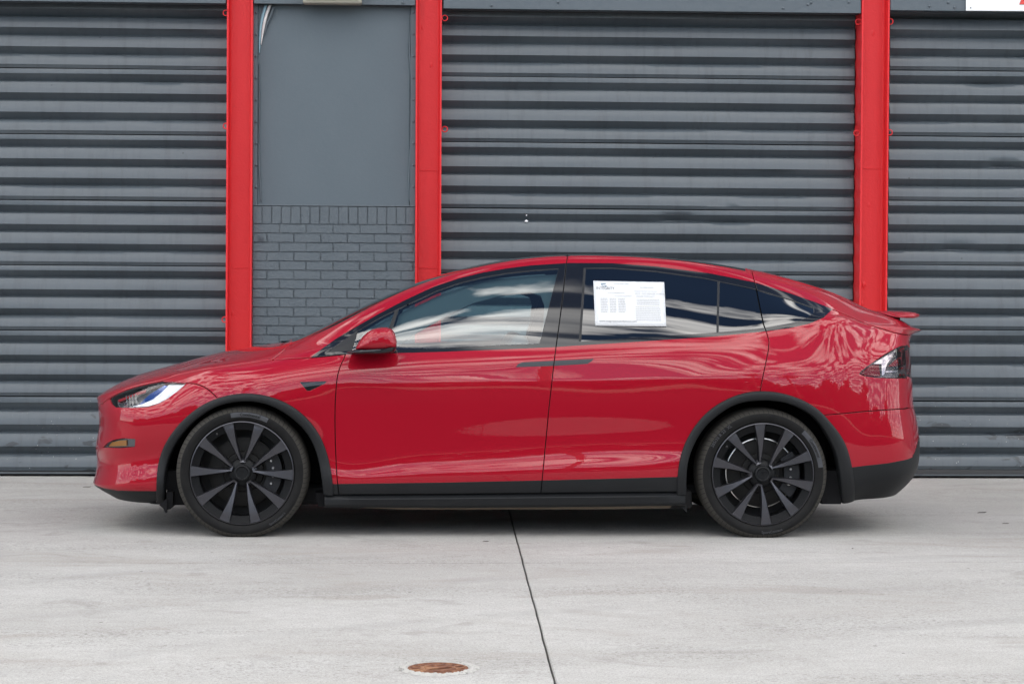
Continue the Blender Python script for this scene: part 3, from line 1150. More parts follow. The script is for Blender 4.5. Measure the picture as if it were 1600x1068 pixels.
def ribbon(name, cl, widths, mat, y0, curl, parent):
    """a curling strip of tape: centreline (px, py) on the board, half widths in px, curl = how far it stands off"""
    pts = dens(cl, 5, True)
    n = len(pts)
    wd = np.interp(np.linspace(0, 1, n), np.linspace(0, 1, len(widths)), widths)
    V, F = [], []
    for i, (a, b) in enumerate(pts):
        for s_, d in ((-1, 0), (-.3, curl), (.4, curl * 1.3), (1, curl * .5)):
            q = at_y(a + s_ * wd[i], b, Y_BRICK + y0)
            V.append((q[0] - bx0, y0 - d * (1 - i / n), q[2] - z_top))
    for i in range(n - 1):
        for j in range(3):
            a = i * 4 + j
            F.append((a, a + 1, a + 5, a + 4))
    o = link(name, mesh_from(name, V, F, True), mat, parent)
    md = o.modifiers.new('thick', 'SOLIDIFY')
    md.thickness = .0012


ribbon('peeling_tape', [(415.5, 8), (409.5, 30), (406, 58), (405.3, 84)], [3.2, 2.6, 2.0, .6], M['tape_blue'], .026, .010, board)
ribbon('peeling_tape', [(422, 8), (417, 22), (412, 42), (408, 70)], [2.6, 2.6, 1.8, .5], M['tape_white'], .018, .012, board)
ribbon('peeling_tape', [(427, 12), (423.5, 24), (418, 36), (413, 56)], [1.6, 1.9, 1.3, .4], M['panel'], .012, .010, board)
ribbon('peeled_bead', [(641, 24), (640.5, 60), (640, 86), (642, 110), (642.5, 160), (641, 230), (639.5, 300), (641, 318)], [.8, 1.4, 1.9, 1.0, .8, 1.0, 1.6, .8], M['panel'], .024, .012, board)
ribbon('peeled_bead', [(404.5, 100), (405.2, 180), (404.6, 250), (406.5, 290), (408, 316)], [.7, .9, .8, 1.5, .6], M['panel'], .024, .008, board)
rs = random.Random(2)
for side_px in (400.5, 646.0):
    for k in range(9):
        q = at_y(side_px, 20 + k * 34, Y_BRICK + .01)
        link('stud', bpy.data.meshes['bolt_head'], M['panel'], board, (q[0] - bx0, .012, q[2] - z_top))

# ------------------------------------------------------------------ lamp over the board
lx0, lx1 = at_y(473.5, 2, Y_BRICK - .12)[0], at_y(565, 2, Y_BRICK - .12)[0]
lz = at_y(520, 5.6, Y_BRICK - .13)[2]
lamp = empty('wall_lamp', (lx0, Y_BRICK - .016, lz))
tag(lamp, 'beige box-shaped outdoor lamp with ribbed glass above the blank board', 'lamp')
LW = lx1 - lx0
bm = bmesh.new()
bz = [(0.0, -.004), (0.0, -.03), (-.02, -.05), (-.13, -.05), (-.135, -.03), (-.135, .30), (0, .32)]
rings = [[(x, y, z + .05) for y, z in bz] for x in (0, LW)]
v, f = loft(rings)
bv = [bm.verts.new(q) for q in v]
for q in f:
    bm.faces.new([bv[i] for i in q])
bmesh.ops.recalc_face_normals(bm, faces=bm.faces)
bmesh.ops.bevel(bm, geom=list(bm.edges), offset=.006, segments=2, affect='EDGES')
link('lamp_case', bm_mesh('lamp_case', bm, True, 40), M['lamp_case'], lamp)
gx0, gx1 = .035, LW - .03
link('lamp_bezel', box_mesh('lamp_bezel', (.022, -.141, .018), (LW - .018, -.1345, .30), .003), M['lamp_case'], lamp)
link('lamp_glass', box_mesh('lamp_glass', (gx0, -.147, .032), (gx1, -.1415, .29), .003), M['lamp_glass'], lamp)

# ------------------------------------------------------------------ white sign on the header
SIGN_Y = Y_BRICK - .066
s0 = at_y(1509.5, 17.2, SIGN_Y)
sign = empty('white_sign', (s0[0], SIGN_Y, s0[2]))
tag(sign, 'white sign board with a red letter, screwed to the header at the right', 'sign')
bm = bmesh.new()
add_box(bm, (0, 0, 0), (2.3, .012, .75), .004, 3)
o = link('sign_face', bm_mesh('sign_face', bm), M['white_sign'], sign)
sign.rotation_euler = (0, R(-.25), 0)
me = text_mesh('A', .60, .002, 1, .012)
zs = min(v.co.y for v in me.vertices)
xs_ = min(v.co.x for v in me.vertices)
tgt = at_y(1592.5, 7.6, SIGN_Y)
sxx, szz = tgt[0] - s0[0], tgt[2] - s0[2]
for v_ in me.vertices:
    v_.co = Vector((v_.co.x - xs_ + sxx, -.0035 - v_.co.z, v_.co.y - zs + szz))
link('sign_letter', me, M['sign_red'], sign)
q = at_y(1516.5, 12.6, SIGN_Y)
link('screw', bpy.data.meshes['bolt_head'], M['steel'], sign, (q[0] - s0[0], 0, q[2] - s0[2])).scale = (.5, .5, .5)

# ------------------------------------------------------------------ the building behind: it shades the forecourt
bld = empty('workshop_building', (0, Y_BRICK, 0))
tag(bld, 'grey workshop building behind the shutters and posts', 'building')
link('rear_wall', box_mesh('rear_wall', (-40, .62, 0), (40, .95, 4.3), 0), M['rail'], bld)
link('upper_wall', box_mesh('upper_wall', (-40, .14, 4.30), (40, .60, 9.2), .01), M['roofwall'], bld)
link('roof_slab', box_mesh('roof_slab', (-40, .05, 9.2), (40, 25, 9.6), .02), M['roofwall'], bld)
link('ceiling', box_mesh('ceiling', (-40, .16, 4.2), (40, .61, 4.29), 0), M['rail'], bld)
for x0, x1 in ((-40, xl0 - .01), (xr1 + .01, 40)):
    link('side_wall', box_mesh('side_wall', (x0, .02, 0), (x1, .50, 4.29), .01), M['brick'], bld)

# ------------------------------------------------------------------ across the street: seen only mirrored in the paint and glass
def palm(x, y, h, seed, label):
    rs = random.Random(seed)
    p = empty('palm_tree', (x, y, 0))
    tag(p, label, 'palm', 'palms across the street')
    pts = [(.25 * math.sin(k * .35 + seed), .1 * math.sin(k * .5), h * k / 9) for k in range(10)]
    v, f = tube(pts, [.20 - .007 * k for k in range(10)], 9)
    link('trunk', mesh_from('trunk', v, f, True), M['bark'], p)
    V, F = [], []
    top = Vector(pts[-1])
    for k in range(34):
        a = rs.uniform(0, 6.283)
        e = rs.uniform(-.5, 1.25)
        L = rs.uniform(1.7, 2.6)
        d = Vector((math.cos(a) * math.cos(e), math.sin(a) * math.cos(e), math.sin(e)))
        sd = Vector((-math.sin(a), math.cos(a), 0))
        prev = top
        dirv = d.copy()
        spine = []
        for s_ in range(9):
            spine.append(prev.copy())
            prev = prev + dirv * (L / 9)
            dirv = (dirv + Vector((0, 0, -.16))).normalized()
        for s_ in range(1, 9):
            for sg in (1, -1):
                for t_ in (0, .5):
                    b0 = spine[s_ - 1].lerp(spine[s_], t_)
                    l_ = .62 * math.sin(math.pi * (s_ / 9.5) ** .8) + .1
                    tip = b0 + sd * sg * l_ + (spine[s_] - spine[s_ - 1]) * .9 + Vector((0, 0, -.25 * l_))
                    w_ = (spine[s_] - spine[s_ - 1]) * .28
                    i0 = len(V)
                    V += [tuple(b0), tuple(b0 + w_), tuple(tip)]
                    F.append((i0, i0 + 1, i0 + 2))
    link('crown', mesh_from('crown', V, F), M['frond'], p)


palm(6.5, -19, 8.5, 3, 'shorter slender palm across the street, mirrored in the rear door')
palm(-9.0, -20, 10.0, 5, 'tall palm across the street, mirrored in the front fender')
palm(13.5, -24, 9.0, 8, 'leaning palm across the street, mirrored in the rear quarter panel')
rs = random.Random(77)
V, F = [], []
for k in range(24000):
    x = rs.uniform(-60, 60)
    hh = 5.2 + 1.6 * math.sin(x * .31) + 1.2 * math.sin(x * .83 + 1)
    y = -28 + rs.gauss(0, 1.6)
    z = rs.random() ** .8 * hh
    s_ = rs.uniform(.25, .6)
    d1 = Vector((rs.gauss(0, 1), rs.gauss(0, 1), rs.gauss(0, 1))).normalized() * s_
    d2 = Vector((rs.gauss(0, 1), rs.gauss(0, 1), rs.gauss(0, 1))).normalized() * s_
    i0 = len(V)
    c_ = Vector((x, y, z))
    V += [tuple(c_ - d1), tuple(c_ + d2), tuple(c_ + d1), tuple(c_ - d2)]
    F.append((i0, i0 + 1, i0 + 2, i0 + 3))
tag(link('hedge', mesh_from('hedge', V, F), M['leaf']), 'dense green hedge across the street', 'hedge', kind='stuff')
util = empty('utility_line', (0, -14.5, 0))
tag(util, 'overhead power line on timber poles across the street, mirrored in the windows', 'power line')
for x in (-30, 2, 34):
    v, f = tube([(0, 0, 0), (0, 0, 11.5)], [.16, .11], 10)
    link('pole', mesh_from('pole', v, f, True), M['pole'], util, (x, 0, 0))
    link('crossarm', box_mesh('crossarm', (x - .06, -1.1, 10.6), (x + .06, 1.1, 10.75), .01), M['pole'], util)
for yy, zz in ((1.0, 10.8), (0.0, 10.8), (-1.0, 10.8), (.2, 8.2)):
    pts = [(-30 + 64 * i / 40, yy, zz - 1.1 * (1 - ((((i / 40 * 64) % 32) - 16) / 16) ** 2)) for i in range(41)]
    v, f = tube(pts, .022, 6)
    link('wire', mesh_from('wire', v, f, True), M['wire'], util)
# ====================================================================== THE CAR
# The body is one smooth skin, K stations long by J rows high (half a car); panels, glass and lamps are cut out of it along their seams.
# car frame: X along the building (nose at -X), L = distance from the centreline towards the camera, Z up.


def bp(px, py, L):
    p = at_y(px, py, Y_CAR - L)
    return p[0], p[2]


def bpz(x, py, L):
    """height of the place at car x, lateral L that the photograph shows at row py"""
    lo, hi = -0.2, 2.2
    for _ in range(40):
        m = (lo + hi) / 2
        if project((x, Y_CAR - L, m))[1] > py:
            lo = m
        else:
            hi = m
    return (lo + hi) / 2


NROW = 13
mid_px = [310, 380, 450, 530, 620, 720, 830, 940, 1050, 1130, 1195, 1260, 1320]
# rows 0..7 (sill to belt): (py, L) per station
low = {
    310:  [(795, .86), (776, .925), (745, .950), (705, .945), (665, .950), (630, .948), (600, .922), (577, .835)],
    380:  [(795, .88), (776, .950), (742, .978), (702, .977), (658, .984), (618, .983), (588, .955), (567, .865)],
    450:  [(795, .88), (777, .953), (740, .984), (701, .972), (654, .979), (608, .979), (581, .956), (559.5, .893)],
    530:  [(794, .88), (777, .955), (748, .9765), (728, .9680), (651, .9690), (602, .9703), (577, .957), (554.5, .917)],
    620:  [(793, .88), (777, .955), (746, .9795), (724, .9675), (650, .9685), (599.5, .9698), (574.5, .9565), (551.5, .926)],
    720:  [(793, .88), (777, .955), (743, .9825), (718, .9670), (649, .9685), (598, .9702), (573, .9570), (548.5, .928)],
    830:  [(793, .88), (776, .955), (740, .9850), (712, .9670), (648, .9688), (596.5, .9708), (571.5, .9575), (544.5, .928)],
    940:  [(792, .88), (775, .955), (737, .9870), (706, .9690), (647, .9706), (595, .9716), (569.5, .9590), (538, .926)],
    1050: [(791, .88), (774, .955), (735, .9860), (702, .9745), (646, .9762), (593, .9774), (566.5, .964), (530.5, .923)],
    1130: [(790, .88), (773, .952), (732, .985), (697, .9830), (646, .9850), (591.5, .9858), (563, .966), (524.5, .916)],
    1195: [(790, .88), (772, .950), (733, .984), (698, .9885), (646, .9925), (590.5, .9905), (559.5, .964), (518, .904)],
    1260: [(789, .87), (769, .940), (733, .973), (699, .976), (647, .984), (589.5, .976), (556, .947), (510, .884)],
    1320: [(785, .84), (764, .915), (732, .945), (698, .952), (647, .952), (589, .940), (553.5, .912), (503, .845)],
}
up = {   # rows 8..12 (belt to the car's centreline)
    310:  [(571.5, .71), (566.5, .55), (562, .37), (559.5, .18), (559, 0)],
    380:  [(558.5, .74), (551.5, .585), (546.5, .40), (544, .20), (543.5, 0)],
    450:  [(549.5, .825), (542, .745), (536.5, .62), (532.5, .32), (531.5, 0)],
    530:  [(541.5, .895), (530, .855), (505.5, .765), (497, .40), (495.5, 0)],
    620:  [(519, .875), (482.5, .785), (459.5, .70), (453.5, .38), (453, 0)],
    720:  [(497, .845), (441, .705), (424, .635), (419.5, .36), (419.5, 0)],
    830:  [(484, .825), (422, .668), (403.3, .600), (400.3, .35), (401, 0)],
    940:  [(478, .815), (417.5, .655), (399.6, .590), (397.7, .34), (398.3, 0)],
    1050: [(477, .812), (425.5, .660), (406, .595), (404.3, .34), (405, 0)],
    1130: [(481, .815), (438.5, .690), (416.8, .610), (415, .34), (415.7, 0)],
    1195: [(486, .828), (455, .732), (430.3, .628), (428.5, .34), (429.2, 0)],
    1260: [(490, .836), (474, .775), (448.5, .645), (447, .34), (447.5, 0)],
    1320: [(495.5, .808), (488.5, .765), (469.6, .630), (468, .33), (468.5, 0)],
}


def plan_turn(n, e=2.35):
    """n+1 values from the centreline (0) to the flank (n): share of the width, share of the set-back"""
    out = []
    for i in range(n + 1):
        th = (1 - i / n) * math.pi / 2
        out.append((max(0.0, math.cos(th)) ** (2 / e), 1 - max(0.0, math.sin(th)) ** (2 / e)))
    return out


grid = []
NT_ = 6
turn = plan_turn(NT_)
# --- nose: for rows 0..7 the silhouette (px, py) and the flank end (py, L), and how far back the flank end lies
nose_sil = [(178, 775), (150, 758.5), (147.8, 751.5), (152.5, 726), (150.5, 700), (155.5, 670), (154.5, 643), (154.3, 629)]
nose_end = [(786, .80), (770, .868), (752, .895), (722, .880), (692, .893), (660, .905), (632, .880), (599.5, .765)]
nose_back = [.42, .46, .47, .45, .46, .45, .45, .44]
nose_cen = [(154.3, 629), (158.5, 619.3), (168.5, 611.3), (181, 602.8), (195.5, 595), (213, 586.8)]   # rows 7..12 on the centreline
nose_top_end = [(235, 592.5, .675), (235, 587.3, .54), (235, 583.3, .37), (235, 580.6, .18), (235, 579.8, 0)]
SIL_L = .42


def end_cols(sil, endl, back, cen, topend, sgn):
    """columns from the centreline to the flank; sgn = -1 nose, +1 tail"""
    cols = [[None] * NROW for _ in range(NT_ + 1)]
    for j in range(8):
        L4 = endl[j][1]
        # set-back at the silhouette's lateral place
        w = [t[0] * L4 for t in turn]
        s = [t[1] * back[j] for t in turn]
        sil_l = min(SIL_L, .55 * L4)
        sb = float(np.interp(sil_l, w, s))
        xs, zs = bp(sil[j][0], sil[j][1], sil_l)
        x0 = xs + sgn * sb
        xe = x0 - sgn * back[j]
        ze = bpz(xe, endl[j][0], L4)
        z0 = zs
        for k in range(NT_ + 1):
            f = turn[k][1]
            f = f ** .8
            cols[k][j] = (x0 - sgn * s[k], w[k], z0 + (ze - z0) * f)
    for j in range(8, 13):
        px, py = cen[j - 7]
        xc, zc = bp(px, py, 0.0)
        x4, z4 = bp(topend[j - 8][0], topend[j - 8][1], topend[j - 8][2])
        L4 = topend[j - 8][2]
        for k in range(NT_ + 1):
            w, f = turn[k]
            if j == 12:
                f = k / NT_
            x = xc + (x4 - xc) * f
            cols[k][j] = (x, L4 * w, zc + (z4 - zc) * f ** .85)
    return cols


grid += end_cols(nose_sil, nose_end, nose_back, nose_cen, nose_top_end, -1)
for p in mid_px:
    col = []
    for py, L in low[p] + up[p]:
        x, z = bp(p, py, L)
        col.append((x, L, z))
    grid.append(col)
tail_sil = [(1402, 767), (1427.5, 738), (1435, 702), (1433, 660), (1426.5, 634), (1424, 598), (1421.5, 550), (1425, 524.5)]
tail_end = [(779, .78), (754, .862), (730, .892), (697, .902), (647, .896), (592, .875), (551, .835), (519.5, .722)]
tail_back = [.34, .38, .40, .40, .38, .36, .34, .30]
tail_cen = [(1425, 524.5), (1427.5, 516.8), (1418, 511.8), (1407, 507.2), (1396, 502.5), (1385, 498.0)]
tail_top_end = [(1365, 508, .705), (1365, 503, .655), (1365, 489.5, .555), (1365, 488, .28), (1365, 488.3, 0)]
grid += end_cols(tail_sil, tail_end, tail_back, tail_cen, tail_top_end, +1)[::-1]
P0 = np.array(grid)          # K x J x 3 (x, L, z)


def chord(P, axis):
    d = np.sqrt((np.diff(P, axis=axis) ** 2).sum(-1))
    d = d.mean(axis=1 - axis) ** .9
    return np.concatenate([[0], np.cumsum(d)])


NU, NV = 330, 150
tu = chord(P0, 0)
tv = chord(P0, 1)
un = np.linspace(0, tu[-1], NU)
vn = np.linspace(0, tv[-1], NV)
Q = spline_eval(tu, P0, un)                                   # NU x J x 3
Qt = Q.transpose(1, 0, 2).copy()
S = spline_eval(tv, Qt, vn).transpose(1, 0, 2).copy()   # NU x NV x 3
# the shoulder crease along the doors (row 5): two separate curves that meet at an edge, fading out over the wheels
SC_ = np.concatenate([spline_eval(tv[:6], Qt[:6], vn[vn <= tv[5]]), spline_eval(tv[5:], Qt[5:], vn[vn > tv[5]])], 0).transpose(1, 0, 2).copy()
_cx = np.interp(un, tu[NT_ + 1:NT_ + 1 + len(mid_px)], mid_px, left=0, right=2000)
CREASE = np.clip(np.minimum((_cx - 450) / 90, (1180 - _cx) / 110), 0, 1)
CREASE = (CREASE * CREASE * (3 - 2 * CREASE))[:, None, None]
JV = np.interp(np.arange(NROW), np.arange(NROW), tv) / tv[-1] * (NV - 1)          # row index -> v in grid units


def smooth_grid(S, nu, nv):
    S = S.copy()
    for _ in range(nu):
        T = S.copy()
        T[1:-1] = .25 * S[:-2] + .5 * S[1:-1] + .25 * S[2:]
        S = T
    for _ in range(nv):
        T = S.copy()
        T[:, 1:-1] = .25 * S[:, :-2] + .5 * S[:, 1:-1] + .25 * S[:, 2:]
        S = T
    return S


S = smooth_grid(S, 14, 4) * (1 - CREASE) + smooth_grid(SC_, 14, 1) * CREASE
S[0, :, 1] = 0
S[-1, :, 1] = 0
S[:, -1, 1] = 0
S[:, :, 1] = np.maximum(S[:, :, 1], 0)


def grid_normals(S):
    # mirror across the centreline so the normals there lie in the plane of symmetry
    m = np.array([1, -1, 1])
    E = np.concatenate([S, S[:, -2:-1] * m], 1)
    E = np.concatenate([E[1:2] * m, E, E[-2:-1] * m], 0)
    du = E[2:, :-1] - E[:-2, :-1]
    dv = np.empty_like(S)
    C = E[1:-1]
    dv[:, 1:] = C[:, 2:] - C[:, :-2]
    dv[:, 0] = C[:, 1] - C[:, 0]
    n = np.cross(du, dv)
    l = np.linalg.norm(n, axis=-1, keepdims=True)
    return n / np.maximum(l, 1e-12)


NRM = grid_normals(S)
# the normal must look outward (L > 0 on the flank)
if NRM[NU // 2, NV // 3, 1] < 0:
    NRM = -NRM
# heal the few degenerate normals at the corner of nose/tail
W3 = np.stack([S[..., 0], Y_CAR - S[..., 1], S[..., 2]], -1)
PX, PY = project(W3)


def bil(A, u, v):
    u = np.clip(u, 0, NU - 1.0001)
    v = np.clip(v, 0, NV - 1.0001)
    i, j = u.astype(int), v.astype(int)
    a, b = u - i, v - j
    if A.ndim == 3:
        a, b = a[:, None], b[:, None]
    return (A[i, j] * (1 - a) + A[i + 1, j] * a) * (1 - b) + (A[i, j + 1] * (1 - a) + A[i + 1, j + 1] * a) * b


VMAX = int(round(JV[10])) + 6


def to_uv(pts):
    """skin coordinates of points of the photograph (near flank)"""
    pts = np.asarray(pts, float)
    out = []
    u1 = NU - 2
    X, Y = PX[1:u1, :VMAX], PY[1:u1, :VMAX]
    last = None
    for p in pts:
        d = (X - p[0]) ** 2 + (Y - p[1]) ** 2
        i, j = np.unravel_index(np.argmin(d), d.shape)
        u, v = np.array([i + 1.0]), np.array([float(j)])
        for _ in range(12):
            fx, fy = bil(PX, u, v) - p[0], bil(PY, u, v) - p[1]
            e = .5
            ax, ay = (bil(PX, u + e, v) - bil(PX, u - e, v)), (bil(PY, u + e, v) - bil(PY, u - e, v))
            bx, by = (bil(PX, u, v + e) - bil(PX, u, v - e)), (bil(PY, u, v + e) - bil(PY, u, v - e))
            det = ax * by - ay * bx
            if abs(det[0]) < 1e-6:
                break
            du = (fx * by - fy * bx) / det
            dv = (ax * fy - ay * fx) / det
            u = np.clip(u - np.clip(du, -3, 3), 0, NU - 1)
            v = np.clip(v - np.clip(dv, -3, 3), 0, NV - 1)
        out.append((float(u[0]), float(v[0])))
    return np.array(out)


def offset_line(p, w):
    t = np.gradient(p, axis=0)
    t /= np.linalg.norm(t, axis=1, keepdims=True) + 1e-9
    n = np.stack([-t[:, 1], t[:, 0]], 1)
    return p + n * w


def inside(x, y, poly):
    poly = np.asarray(poly)
    r_ = np.zeros(x.shape, bool)
    x0, y0 = poly[:, 0], poly[:, 1]
    x1, y1 = np.roll(x0, -1), np.roll(y0, -1)
    for a, b, c, d in zip(x0, y0, x1, y1):
        m = ((b > y) != (d > y)) & (x < (c - a) * (y - b) / (d - b + 1e-12) + a)
        r_ ^= m
    return r_


def line_dist(x, y, pl):
    best = np.full(x.shape, 1e9)
    for (a, b), (c, d) in zip(pl[:-1], pl[1:]):
        ex, ey = c - a, d - b
        L2 = ex * ex + ey * ey + 1e-12
        t = np.clip(((x - a) * ex + (y - b) * ey) / L2, 0, 1)
        best = np.minimum(best, (x - a - t * ex) ** 2 + (y - b - t * ey) ** 2)
    return np.sqrt(best)


# ------------------------------------------------------------------ seams and outlines read off the photograph
arch_f_out = dens([(244.6, 792), (244.6, 758.7), (247.8, 723.7), (257.3, 695), (279.6, 663), (308, 637.8), (340, 621.8), (378, 614.4), (416.4, 618), (451.4, 631.4), (480, 653.7), (502.4, 685.5), (513.5, 717.3), (520, 757), (521, 773)], 6, True)
arch_f_in = dens([(259.5, 800), (257.3, 749), (263.7, 717.3), (279.6, 685.5), (305, 657), (337, 636), (378, 627), (416.4, 631.4), (448, 647.3), (473.7, 669.6), (489.6, 695), (500.8, 736.4), (505.2, 772)], 6, True)
arch_r_out = dens([(1057.5, 772), (1059, 740), (1067.4, 699.4), (1085.4, 665.7), (1108, 641), (1139.4, 621.8), (1166.4, 612.8), (1189, 610.6), (1215.8, 612.8), (1250, 623), (1280, 641), (1298.7, 661), (1313.7, 680.5), (1325, 705), (1331, 730), (1334.3, 757), (1334.3, 781)], 6, True)
arch_r_in = dens([(1073, 772), (1076.4, 717), (1085.4, 692.6), (1101, 668), (1126, 645.4), (1153, 630.8), (1187, 625.6), (1220, 627.6), (1250, 637.6), (1278, 658), (1291, 677), (1302.5, 699), (1310, 727), (1313.7, 757), (1315.6, 787)], 6, True)
arch_f_poly = np.concatenate([[(244.6, 830)], arch_f_out, [(521, 830)]])
arch_r_poly = np.concatenate([[(1057.5, 830)], arch_r_out, [(1334.3, 830)]])

s_door_f = dens([(540, 553), (538.8, 556), (532.5, 570), (528, 584), (525.4, 603.6), (523.8, 630), (523.4, 655), (523.7, 680), (525, 717.5), (527.5, 755), (529.8, 772)], 7, True)
s_door_b = dens([(887, 390), (886.5, 400.6), (884, 419), (878.5, 470), (873, 512), (869, 540), (866, 564), (857, 644.6), (850, 720), (845, 771)], 7)
s_door_r = dens([(1173.5, 418), (1175.7, 425.8), (1179, 440), (1181.7, 449.5), (1187, 477), (1193, 505), (1197.5, 518), (1202, 533.4), (1200.5, 548), (1198, 560), (1191, 593.7), (1187.7, 612)], 7)
s_sill = dens([(507, 772.6), (700, 771.3), (845, 769.8), (960, 768.6), (1073, 767.6)], 10)
s_hood = dens([(151, 634), (157, 631.3), (164, 626.5), (172.5, 620.5), (189, 611.2), (212, 603.0), (240, 596.8), (254, 593.8), (271, 587.5), (304, 579.5), (340, 573.2), (382, 567), (424, 562)], 6, True)
s_fend = dens([(424, 562), (455, 560), (485, 558.4), (512, 556), (540, 553)], 8)
s_cowl = dens([(424, 562), (440, 549.5), (456, 536.8)], 6)
s_bump = dens([(291.5, 597.6), (310, 600.5), (323.5, 607), (338.5, 621)], 5, True)
s_rbump = dens([(1287.5, 648.3), (1320, 645.5), (1355, 642), (1385, 640), (1411, 638.2), (1431, 636.0)], 7)
s_hatch = dens([(1301.5, 483.2), (1320, 490.7), (1340, 499.4), (1370, 511.2), (1395, 518.7), (1410, 522), (1421, 524)], 6)
SEAMS = [s_door_f, s_door_b, s_door_r, s_sill, s_hood, s_fend, s_cowl, s_bump, s_rbump, s_hatch]
GAP = 1.05                       # half a gap, in photograph pixels (about 4 mm)

dlo = dens([(485, 558.4), (540, 553.6), (600, 552), (680, 549.8), (780, 546), (869, 542), (890, 540.5), (1000, 533.5), (1110, 526), (1197.4, 517.4), (1235, 512.2), (1265, 505.4), (1287, 496), (1301, 482.6),
            (1272, 471.2), (1235, 458.2), (1179.4, 441), (1110, 427), (1025, 416), (957, 411), (890, 410.7), (830, 414.4), (792, 419), (755, 425.5), (717.4, 434.6), (680, 447.0), (667, 452.6), (630, 470), (592, 490), (555, 511), (525, 529), (502.5, 545)], 7, closed=True)
glz = dens([(509, 550.6), (543, 548.2), (600, 546.8), (680, 544), (760, 540), (843, 536.3), (890, 534.6), (999.6, 526.7), (1110, 520), (1196, 512.2), (1242, 503.2), (1262, 496), (1272.5, 487.5), (1271.5, 480.4),
            (1235, 467.6), (1181, 451.4), (1100, 433.9), (1025, 423.4), (957, 418.4), (890, 418.4), (873, 419.3), (830, 422.2), (792, 426.4), (755, 432.6), (717, 442), (680, 455.0), (667, 461.2), (630, 478.4), (592, 497), (555, 518.6)], 7, closed=True)
tri = dens([(511, 550), (543, 547.6), (553, 520.2)], 5, closed=True)
post_a = [(553, 519), (558.5, 516), (549, 549), (542.5, 549)]
post_b = [(617.5, 484), (623, 481.3), (601, 548), (595.5, 548)]
lining = dens([(838, 560), (850, 500), (851.5, 468), (846, 453), (828, 446.5), (790, 450.5), (740, 464), (690, 488), (650, 512), (617, 538), (606, 560)], 6, closed=True)
pil_f = [(874.5, 414), (890, 414), (872, 541), (842, 541)]
pil_r = [(880, 414), (915, 414), (906, 538), (862, 541)]
post_c = [(912, 415), (915.5, 415), (907.5, 537), (904, 537)]
post_d = [(1121.6, 436), (1124.4, 437), (1122.6, 523), (1119.8, 523)]
headl = dens([(172, 622.2), (175, 618.4), (190, 611.6), (212, 603.9), (240, 597.6), (253, 595.6), (271, 596.4), (290.7, 598.4), (277.6, 609.5), (260.6, 622), (247.5, 629), (231.7, 634), (212, 635.6), (192.4, 636), (180.6, 635.4), (175, 630.4)], 5, closed=True)
fogl = dens([(161, 698.6), (168, 691.6), (176.5, 687.6), (192, 685.2), (210, 685.6), (209, 698), (182, 699)], 5, closed=True)
taill = dens([(1361, 568.6), (1385, 553), (1400, 544.4), (1409, 540.2), (1419, 539.2), (1422.5, 545), (1424, 560), (1424.5, 588), (1412, 590), (1370, 589.2), (1352, 587), (1343.7, 583.4), (1348, 578)], 5, closed=True)
han_f = dens([(806.3, 573.4), (809, 569), (815.5, 565.7), (865.3, 563.2), (864.3, 571.3)], 5, closed=True)
han_r = dens([(867.2, 563.2), (927.8, 560), (925, 563.6), (917.5, 568.2), (866.2, 571.3)], 5, closed=True)
badge = dens([(467.5, 596.2), (490, 595.6), (511, 595), (508, 599.2), (496, 605), (484.7, 610.4), (479.4, 610.6)], 5, closed=True)
chin_l = dens([(140, 757.5), (148.6, 757.2), (161, 762.3), (182, 765.8), (210, 766.6), (246, 766.8)], 6)
clad_l = dens([(519, 755.9), (700, 753.4), (847, 750.2), (960, 747.4), (1060, 744.7)], 10)
rear_l = dens([(1329, 730.2), (1360, 726.4), (1392.4, 722.5), (1412, 718.6), (1424, 714.6), (1430, 704), (1433.5, 692), (1437, 680)], 6, True)
OUTLINES_CLOSED = [dlo, glz, tri, headl, fogl, taill, han_f, han_r, badge, np.array(post_a), np.array(post_b), lining, np.array(pil_f), np.array(pil_r), np.array(post_c), np.array(post_d)]
OUTLINES_OPEN = [arch_f_out, arch_r_out, chin_l, clad_l, rear_l]

# ------------------------------------------------------------------ triangulate the skin with every seam as an edge
ii, jj = np.meshgrid(np.arange(NU), np.arange(NV), indexing='ij')
cv = np.stack([ii.ravel(), jj.ravel()], 1).astype(float)
extra, edges = [], []


def add_line(p, closed):
    uv = to_uv(p)
    base = NU * NV + sum(len(e) for e in extra)
    extra.append(uv)
    n = len(uv)
    for k in range(n if closed else n - 1):
        a, b = base + k, base + (k + 1) % n
        if np.abs(uv[k] - uv[(k + 1) % n]).max() < 25:
            edges.append((a, b))


for s_ in SEAMS:
    add_line(offset_line(s_, GAP), False)
    add_line(offset_line(s_, -GAP), False)
for o_ in OUTLINES_CLOSED:
    add_line(dens(o_, 6, closed=True), True)
for o_ in (headl, fogl, taill):
    c_ = o_.mean(0)
    add_line(c_ + (o_ - c_) * (1 + 1.6 / np.linalg.norm(o_ - c_, axis=1, keepdims=True)), True)
for o_ in OUTLINES_OPEN:
    add_line(o_, False)
allv = np.concatenate([cv] + extra)
ov, oe, of, _a, _b, _c = delaunay_2d_cdt([Vector(p) for p in allv], edges, [], 0, 1e-4)
UV = np.array([(p.x, p.y) for p in ov])
TRI = np.array([f for f in of if len(f) == 3])
ar = np.abs(np.cross(UV[TRI[:, 1]] - UV[TRI[:, 0]], UV[TRI[:, 2]] - UV[TRI[:, 0]]))
TRI = TRI[ar > 1e-5]
VP = bil(S, UV[:, 0], UV[:, 1])
VN = bil(NRM, UV[:, 0], UV[:, 1])
VN /= np.linalg.norm(VN, axis=1, keepdims=True) + 1e-12
